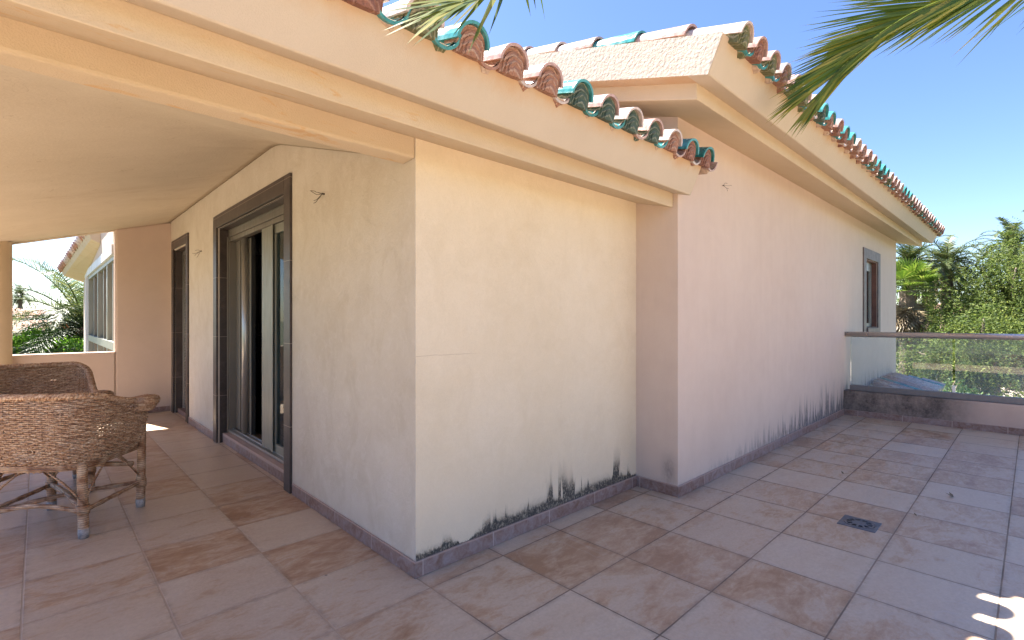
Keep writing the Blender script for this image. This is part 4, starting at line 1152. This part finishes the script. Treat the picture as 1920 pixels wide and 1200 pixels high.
# leafy mass builder
def leafy(mb, centers, count, leaf, r, m=0, droop=0, stretch=(1, 1, 1)):
    for _ in range(count):
        c, rad_ = centers[r.randrange(len(centers))]
        while True:
            v = Vector((r.uniform(-1, 1), r.uniform(-1, 1), r.uniform(-1, 1)))
            if .35 < v.length < 1: break
        v = v*(.75+.25*r.random())
        p = Vector(c)+Vector((v.x*rad_*stretch[0], v.y*rad_*stretch[1], v.z*rad_*stretch[2]))
        n = Vector((r.gauss(0, 1), r.gauss(0, 1), r.gauss(0, 1)-droop)).normalized(); a = n.cross(Vector((r.gauss(0, 1), r.gauss(0, 1), r.gauss(0, 1)))).normalized()
        s_ = leaf*r.uniform(.6, 1.3)
        mb.add([p, p+n*s_*.5+a*s_*.22, p+n*s_, p+n*s_*.5-a*s_*.22], [(0, 1, 2, 3)], m)
def weeping_tree(loc, h, rx, label, seed=1, twigs=1500, leaves=34, leaf=.13, mat='pepper'):
    r = random.Random(seed); root = empty('pepper_tree', loc, label, 'tree')
    mb = MB(); limbs = []
    mb.tube([(0, 0, 0), (.1, 0, h*.2), (0, .1, h*.35)], [.4, .32, .26], 10)
    clumps = []
    for k in range(15):
        a = k*2.4; e = r.uniform(.25, 1.15); q = Vector((0, .1, h*.33)); pts = [q.copy()]
        d_ = Vector((math.cos(a)*math.cos(e), math.sin(a)*math.cos(e), math.sin(e)))
        L = rx*r.uniform(.7, 1.0) if e < .8 else h*.55*r.uniform(.75, 1.05)
        for i in range(6):
            d_ = (d_+Vector((r.gauss(0, .16), r.gauss(0, .16), .03))).normalized(); q = q+d_*L/6; pts.append(q.copy())
            if i > 1: clumps.append((q.copy(), rx*r.uniform(.20, .34)))
        mb.tube(pts, [.16*(1-i/7.5) for i in range(7)], 6)
    mb.build('trunk', 'wood', root, fix=False)
    mb = MB()
    for k in range(twigs):
        c, cr = clumps[r.randrange(len(clumps))]
        v = Vector((r.gauss(0, 1), r.gauss(0, 1), r.gauss(0, 1))).normalized()*cr*(.55+.5*r.random())
        p = c+v
        if p.z < .6: continue
        d_ = Vector((v.x, v.y, abs(v.z)*.5+.1)).normalized()
        n_ = leaves
        step = r.uniform(.03, .055)
        for i in range(n_):
            d_ = (d_+Vector((r.gauss(0, .03), r.gauss(0, .03), -.085))).normalized(); p = p+d_*step
            if p.z < .1: break
            sd_ = Vector((r.gauss(0, 1), r.gauss(0, 1), r.gauss(0, .6)-.6)).normalized(); a = sd_.cross(Vector((r.gauss(0, 1), r.gauss(0, 1), r.gauss(0, 1)))).normalized()
            s_ = leaf*r.uniform(.7, 1.3)
            mb.add([p, p+sd_*s_*.5+a*s_*.16, p+sd_*s_, p+sd_*s_*.5-a*s_*.16], [(0, 1, 2, 3)])
    mb.build('crown', mat, root, fix=False)
    return root
p = wp(1945, 22); weeping_tree((p.x, p.y, -3), 9.2, 3.8, 'large weeping pepper tree filling the view beyond the glass railing', 4, 4200, 26, .115)
p = wp(1862, 19); weeping_tree((p.x, p.y, -3), 5.2, 2.5, 'lower pepper tree in front of the large one with drooping pale foliage', 9, 2300, 26, .11)
def shrub(loc, rx, h, label, mat, seed, count=2600, leaf=.12, name='shrub', flower=None, nf=0, cat='shrub', group=None):
    r = random.Random(seed); root = empty(name, loc, label, cat, group); mb = MB()
    for k in range(7):
        a = k*.9; mb.tube([(0, 0, 0), (math.cos(a)*rx*.3, math.sin(a)*rx*.3, h*.5), (math.cos(a)*rx*.6, math.sin(a)*rx*.6, h*.85)], [.03, .02, .008], 5)
    mb.build('stem', 'wood', root, fix=False)
    cs = [(Vector((r.gauss(0, rx*.4), r.gauss(0, rx*.4), h*r.uniform(.3, .85))), rx*r.uniform(.3, .5)) for _ in range(16)]
    mb = MB(); leafy(mb, cs, count, leaf, r); mb.build('foliage', mat, root, fix=False)
    if nf:
        mb = MB(); leafy(mb, [(c+Vector((0, 0, rx*.15)), q*1.05) for c, q in cs], nf, leaf*1.0, r); mb.build('flowers', flower, root, fix=False)
    return root
sg = 'garden shrubs beyond the railing'
for px, t_, rx, h, lab, mat, sd_, kw in (
    (1752, 17.5, 1.1, 2.5, 'rounded green shrub in front of the palm trunks left of the pepper tree', 'shrub', 2, {}),
    (1800, 15.5, 1.2, 2.2, 'broad leafy shrub seen through the glass beneath the pepper tree', 'shrub', 5, {}),
    (1856, 14.5, 1.2, 2.0, 'mid green shrub behind the right glass panel', 'pepper', 7, {}),
    (1917, 13, 1.1, 2.3, 'yellow green shrub at the right end of the glass railing', 'ylw', 11, {}),
    (1795, 12.2, .35, .95, 'small shrub with orange flowers beside the panel joint', 'shrub', 13, dict(flower='orange', nf=420, count=700, leaf=.09)),
    (1694, 19, .45, .9, 'low plant with red flowers at the foot of the garden lamp', 'shrub', 17, dict(flower='redf', nf=160, count=800, leaf=.09)),
    (1712, 26, 1.3, 2.6, 'dark bush behind the garden lamp', 'darkleaf', 19, {}),
    (1905, 11.6, .8, 1.75, 'low green bush close beneath the right end of the railing', 'shrub', 67, {}),
    (1838, 12.6, .8, 1.3, 'low green bush between the orange flowers and the right glass panel', 'pepper', 71, {}),
    (1768, 20, 1.2, 2.2, 'grey green bush behind the orange flowering shrub', 'pepper', 73, {}),
    (1690, 24, .9, 1.4, 'grey green bush beside the garden lamp', 'pepper', 23, {}),
    (1735, 45, 4.0, 5.0, 'dense dark thicket far behind the palm trunks', 'darkleaf', 29, dict(count=9000, leaf=.3)),
    (1830, 50, 5.0, 5.5, 'wide dark thicket far behind the pepper tree', 'darkleaf', 31, dict(count=9000, leaf=.3)),
    (2250, 40, 6.0, 5.0, 'wide green thicket well to the right of the pepper trees', 'shrub', 81, dict(count=9000, leaf=.28)),
    (3300, 30, 6.0, 5.0, 'green thicket beyond the far right corner of the terrace', 'pepper', 83, dict(count=9000, leaf=.28)),
    (1690, 44, 3.0, 5.5, 'dark thicket far behind the fan palm', 'darkleaf', 37, dict(count=7000, leaf=.3))):
    p = wp(px, t_); shrub((p.x, p.y, -3), rx, h, lab, mat, sd_, group=sg, **kw)
# garden lamp
p = wp(1700, 25); lz = 1.25-42/932*25
lamp = empty('garden_lamp', (p.x, p.y, -3), 'brown garden lamp post topped by a white globe', 'lamp')
mb = MB()
for dx_ in (-.07, .07): mb.tube([(dx_, 0, 0), (dx_, 0, lz+3-.14)], .03, 8)
mb.box((-.12, -.05, lz+2.82), (.12, .05, lz+2.88)); mb.box((-.14, -.08, 0), (.14, .08, .1)); mb.build('post', 'post', lamp)
mb = MB(); K = 14; c = Vector((0, 0, lz+3))
mb.tube([(0, 0, lz+3-.14*math.cos(PI*i/K)) for i in range(K+1)], [max(.003, .17*math.sin(PI*i/K)) for i in range(K+1)], 20); mb.build('globe', 'globe', lamp)

# near palm whose fronds hang into the top of the picture
tp = empty('palm_tree', (4.6, -3.4, -3), 'palm standing outside the terrace whose long fronds hang into the top of the view', 'palm tree')
mb = MB(); K = 40; crown = Vector((0, 0, 7.6))
mb.tube([(0, 0, 7.5*i/K) for i in range(K+1)], [.26*(1+.08*(-1)**i) for i in range(K+1)], 14, smooth=False); mb.build('trunk', 'bark', tp, fix=False)
def to_local(v): return Vector(v)-Vector((4.6, -3.4, -3))
def hero_frond(pts, n, L, seed, **k):
    r = random.Random(seed); pts = [to_local(p) for p in pts]
    # smooth
    out = []
    for i in range(len(pts)-1):
        p0 = pts[max(i-1, 0)]; p1 = pts[i]; p2 = pts[i+1]; p3 = pts[min(i+2, len(pts)-1)]
        for q in range(6):
            t_ = q/6; out.append(.5*((2*p1)+(-p0+p2)*t_+(2*p0-5*p1+4*p2-p3)*t_*t_+(-p0+3*p1-3*p2+p3)*t_**3))
    out.append(pts[-1])
    m_ = MB(); m_.tube(out, [.022*(1-.9*i/len(out)) for i in range(len(out))], 7); fr = m_.build('frond', 'frond', tp, fix=False)
    m_ = MB(); frond_geo(m_, out, n, L, r, **k); m_.build('leaflets', 'frond', fr, fix=False)
C0 = (4.6, -3.4, 4.55)
def WP(px, py, t_): v = wp(px, t_, py); return (v.x, v.y, v.z)
hero_frond([C0, (4.5, -2.0, 5.0), (4.2, -.7, 4.5), WP(2200, -200, 2.8), WP(1990, -75, 2.9), WP(1860, -28, 2.98), WP(1740, 12, 3.05), WP(1670, 50, 3.08), WP(1615, 92, 3.1), WP(1565, 140, 3.1)], 230, .90, 4, droop=.02, w=.020, fwd=2.0, vang=.30, lseg=4, tipshort=.1, roll=rad(78))
hero_frond([C0, (3.9, -1.8, 5.2), (2.7, -.2, 4.6), WP(1120, -420, 1.75), WP(975, -80, 1.62), WP(860, 8, 1.54)], 50, .44, 9, droop=.05, w=.020, fwd=1.2, vang=.3, lseg=4, tipshort=.1, roll=rad(50))
rr_ = random.Random(77)
for k in range(16):
    a = rad(150)+k*rad(21)+rr_.uniform(-.1, .1)
    if abs(((a-rad(115)+PI) % (2*PI))-PI) < rad(40): continue
    e = rr_.uniform(.3, 1.1); d_ = Vector((math.cos(a)*math.cos(e), math.sin(a)*math.cos(e), math.sin(e))); q = Vector(C0); pts = [tuple(q)]
    for i in range(6):
        d_ = (d_+Vector((0, 0, -.22))).normalized(); q = q+d_*.5; pts.append(tuple(q))
    hero_frond(pts, 45, .5, 100+k, droop=.3, w=.03, fwd=.9, lseg=2)

# ------------------------------------------------------------------ left garden, seen over the porch parapet
lp = date_palm('palm_tree', tuple(wp(160, 17)), 4.0, 44, 3.7, 'grey green palm with orange cut frond bases beside the garden wing', None, 'leftfrond', 21, .30, 46, .030, 4, 'orangebase')
def hedge(a, c, th, h, z0, label, seed, mat='hedge', name='hedge', n=16000, leaf=.10):
    r = random.Random(seed); a = Vector(a); c = Vector(c); d_ = (c-a); L = d_.length; d_.normalize(); nrm = Vector((d_.y, -d_.x, 0))
    mb = MB()
    for _ in range(n):
        u = r.random()*L; v = r.choice([-1, 1, 0]); 
        hh = h*(1+.04*math.sin(u*2.1)+.03*math.sin(u*5.3))
        if v == 0: p = a+d_*u+nrm*r.uniform(-th, th)/2; z = hh+r.gauss(0, .05)
        else: p = a+d_*u+nrm*v*th/2*r.uniform(.85, 1.05); z = hh*r.random()
        p = Vector((p.x, p.y, z0+z)); n_ = Vector((r.gauss(0, 1), r.gauss(0, 1), r.gauss(0, 1)+.3)).normalized(); b_ = n_.cross(Vector((r.gauss(0, 1), r.gauss(0, 1), r.gauss(0, 1)))).normalized(); s_ = leaf*r.uniform(.6, 1.3)
        mb.add([p, p+n_*s_*.5+b_*s_*.3, p+n_*s_, p+n_*s_*.5-b_*s_*.3], [(0, 1, 2, 3)])
    A_, B_2 = a, c; q = th*.42
    mb.hexa([(a+nrm*q).to_tuple()[:2]+(z0,), (c+nrm*q).to_tuple()[:2]+(z0,), (c-nrm*q).to_tuple()[:2]+(z0,), (a-nrm*q).to_tuple()[:2]+(z0,),
             (a+nrm*q).to_tuple()[:2]+(z0+h*.93,), (c+nrm*q).to_tuple()[:2]+(z0+h*.93,), (c-nrm*q).to_tuple()[:2]+(z0+h*.93,), (a-nrm*q).to_tuple()[:2]+(z0+h*.93,)], 1)
    tag(mb.build(name, [mat, 'darkleaf'], fix=False), label, 'hedge')
a = wp(-90, 16.5); c = wp(215, 15.5)
hedge((a.x, a.y, 0), (c.x, c.y, 0), 1.3, 3.62, -3, 'clipped bright green hedge beyond the porch parapet', 3)
for px, t_, rx, h, lab, mat, sd_, kw in (
    (52, 24, 1.0, 3.5, 'upright dark green bush behind the hedge on the left', 'shrub', 41, dict(count=3500)),
    (70, 25, .9, 3.7, 'taller upright bush beside the first one behind the hedge', 'shrub', 43, dict(count=3500)),
    (98, 23, .8, 3.3, 'low spreading green bush behind the hedge', 'pepper', 44, {}),
    (108, 21, .4, 3.5, 'plant with a spike of orange flowers behind the hedge', 'pepper', 47, dict(flower='orange', nf=150, count=500)),
    (128, 21.5, .8, 3.3, 'grey green spiky plant under the leaning palm', 'leftfrond', 49, dict(count=1800, leaf=.3)),
    (88, 60, 5, 5.2, 'dark tree mass far behind the pink houses', 'darkleaf', 53, dict(count=12000, leaf=.22)),
    (125, 48, 4, 5.2, 'dark bushy trees behind the leaning palm', 'darkleaf', 59, dict(count=9000, leaf=.22)),
    (40, 75, 6, 5.8, 'pale distant trees on the skyline at the left', 'darkleaf', 61, dict(count=12000, leaf=.25))):
    p = wp(px, t_); shrub((p.x, p.y, -3), rx, h, lab, mat, sd_, **kw)
p = wp(38, 80); date_palm('palm_tree', (p.x, p.y, -3), 8.2, 34, 3.0, 'small distant palm on the skyline beside the porch column', None, 'farfrond', 31, .3, 18, .08, 6)
def far_house(px, t_, w_, dpt, h, roof_h, label, mat, rz=0):
    p = wp(px, t_); root = empty('far_house', (p.x, p.y, -3), label, 'house', 'far houses behind the hedge', rz)
    mb = MB(); mb.box((-w_/2, -dpt/2, 0), (w_/2, dpt/2, h)); mb.build('wall', mat, root)
    mb = MB(); e = .4; mb.add([(-w_/2-e, -dpt/2-e, h), (w_/2+e, -dpt/2-e, h), (w_/2+e, dpt/2+e, h), (-w_/2-e, dpt/2+e, h), (-w_/4, 0, h+roof_h), (w_/4, 0, h+roof_h)], [(0, 1, 5, 4), (2, 3, 4, 5), (1, 2, 5), (3, 0, 4), (3, 2, 1, 0)]); mb.build('roof', 'farroof', root)
    for k in range(3):
        mb = MB(); x = -w_/3+k*w_/3; mb.box((x-.4, -dpt/2-.03, h*.45), (x+.4, -dpt/2+.02, h*.75)); mb.build('window', 'dark', root)
far_house(62, 55, 9, 7, 3.0, 1.2, 'pale pink house with a terracotta roof behind the leaning palm', 'farpink', rad(-30))
far_house(20, 70, 10, 8, 4.6, 1.3, 'higher pink house at the left edge of the garden view', 'farpink', rad(-20))
far_house(78, 38, 6, 5, 1.9, .8, 'low pink garden building behind the hedge', 'farpink', rad(-40))
far_house(1810, 62, 14, 8, 5.0, 1.4, 'pale building glimpsed between the palm trunks', 'farwhite', rad(60))
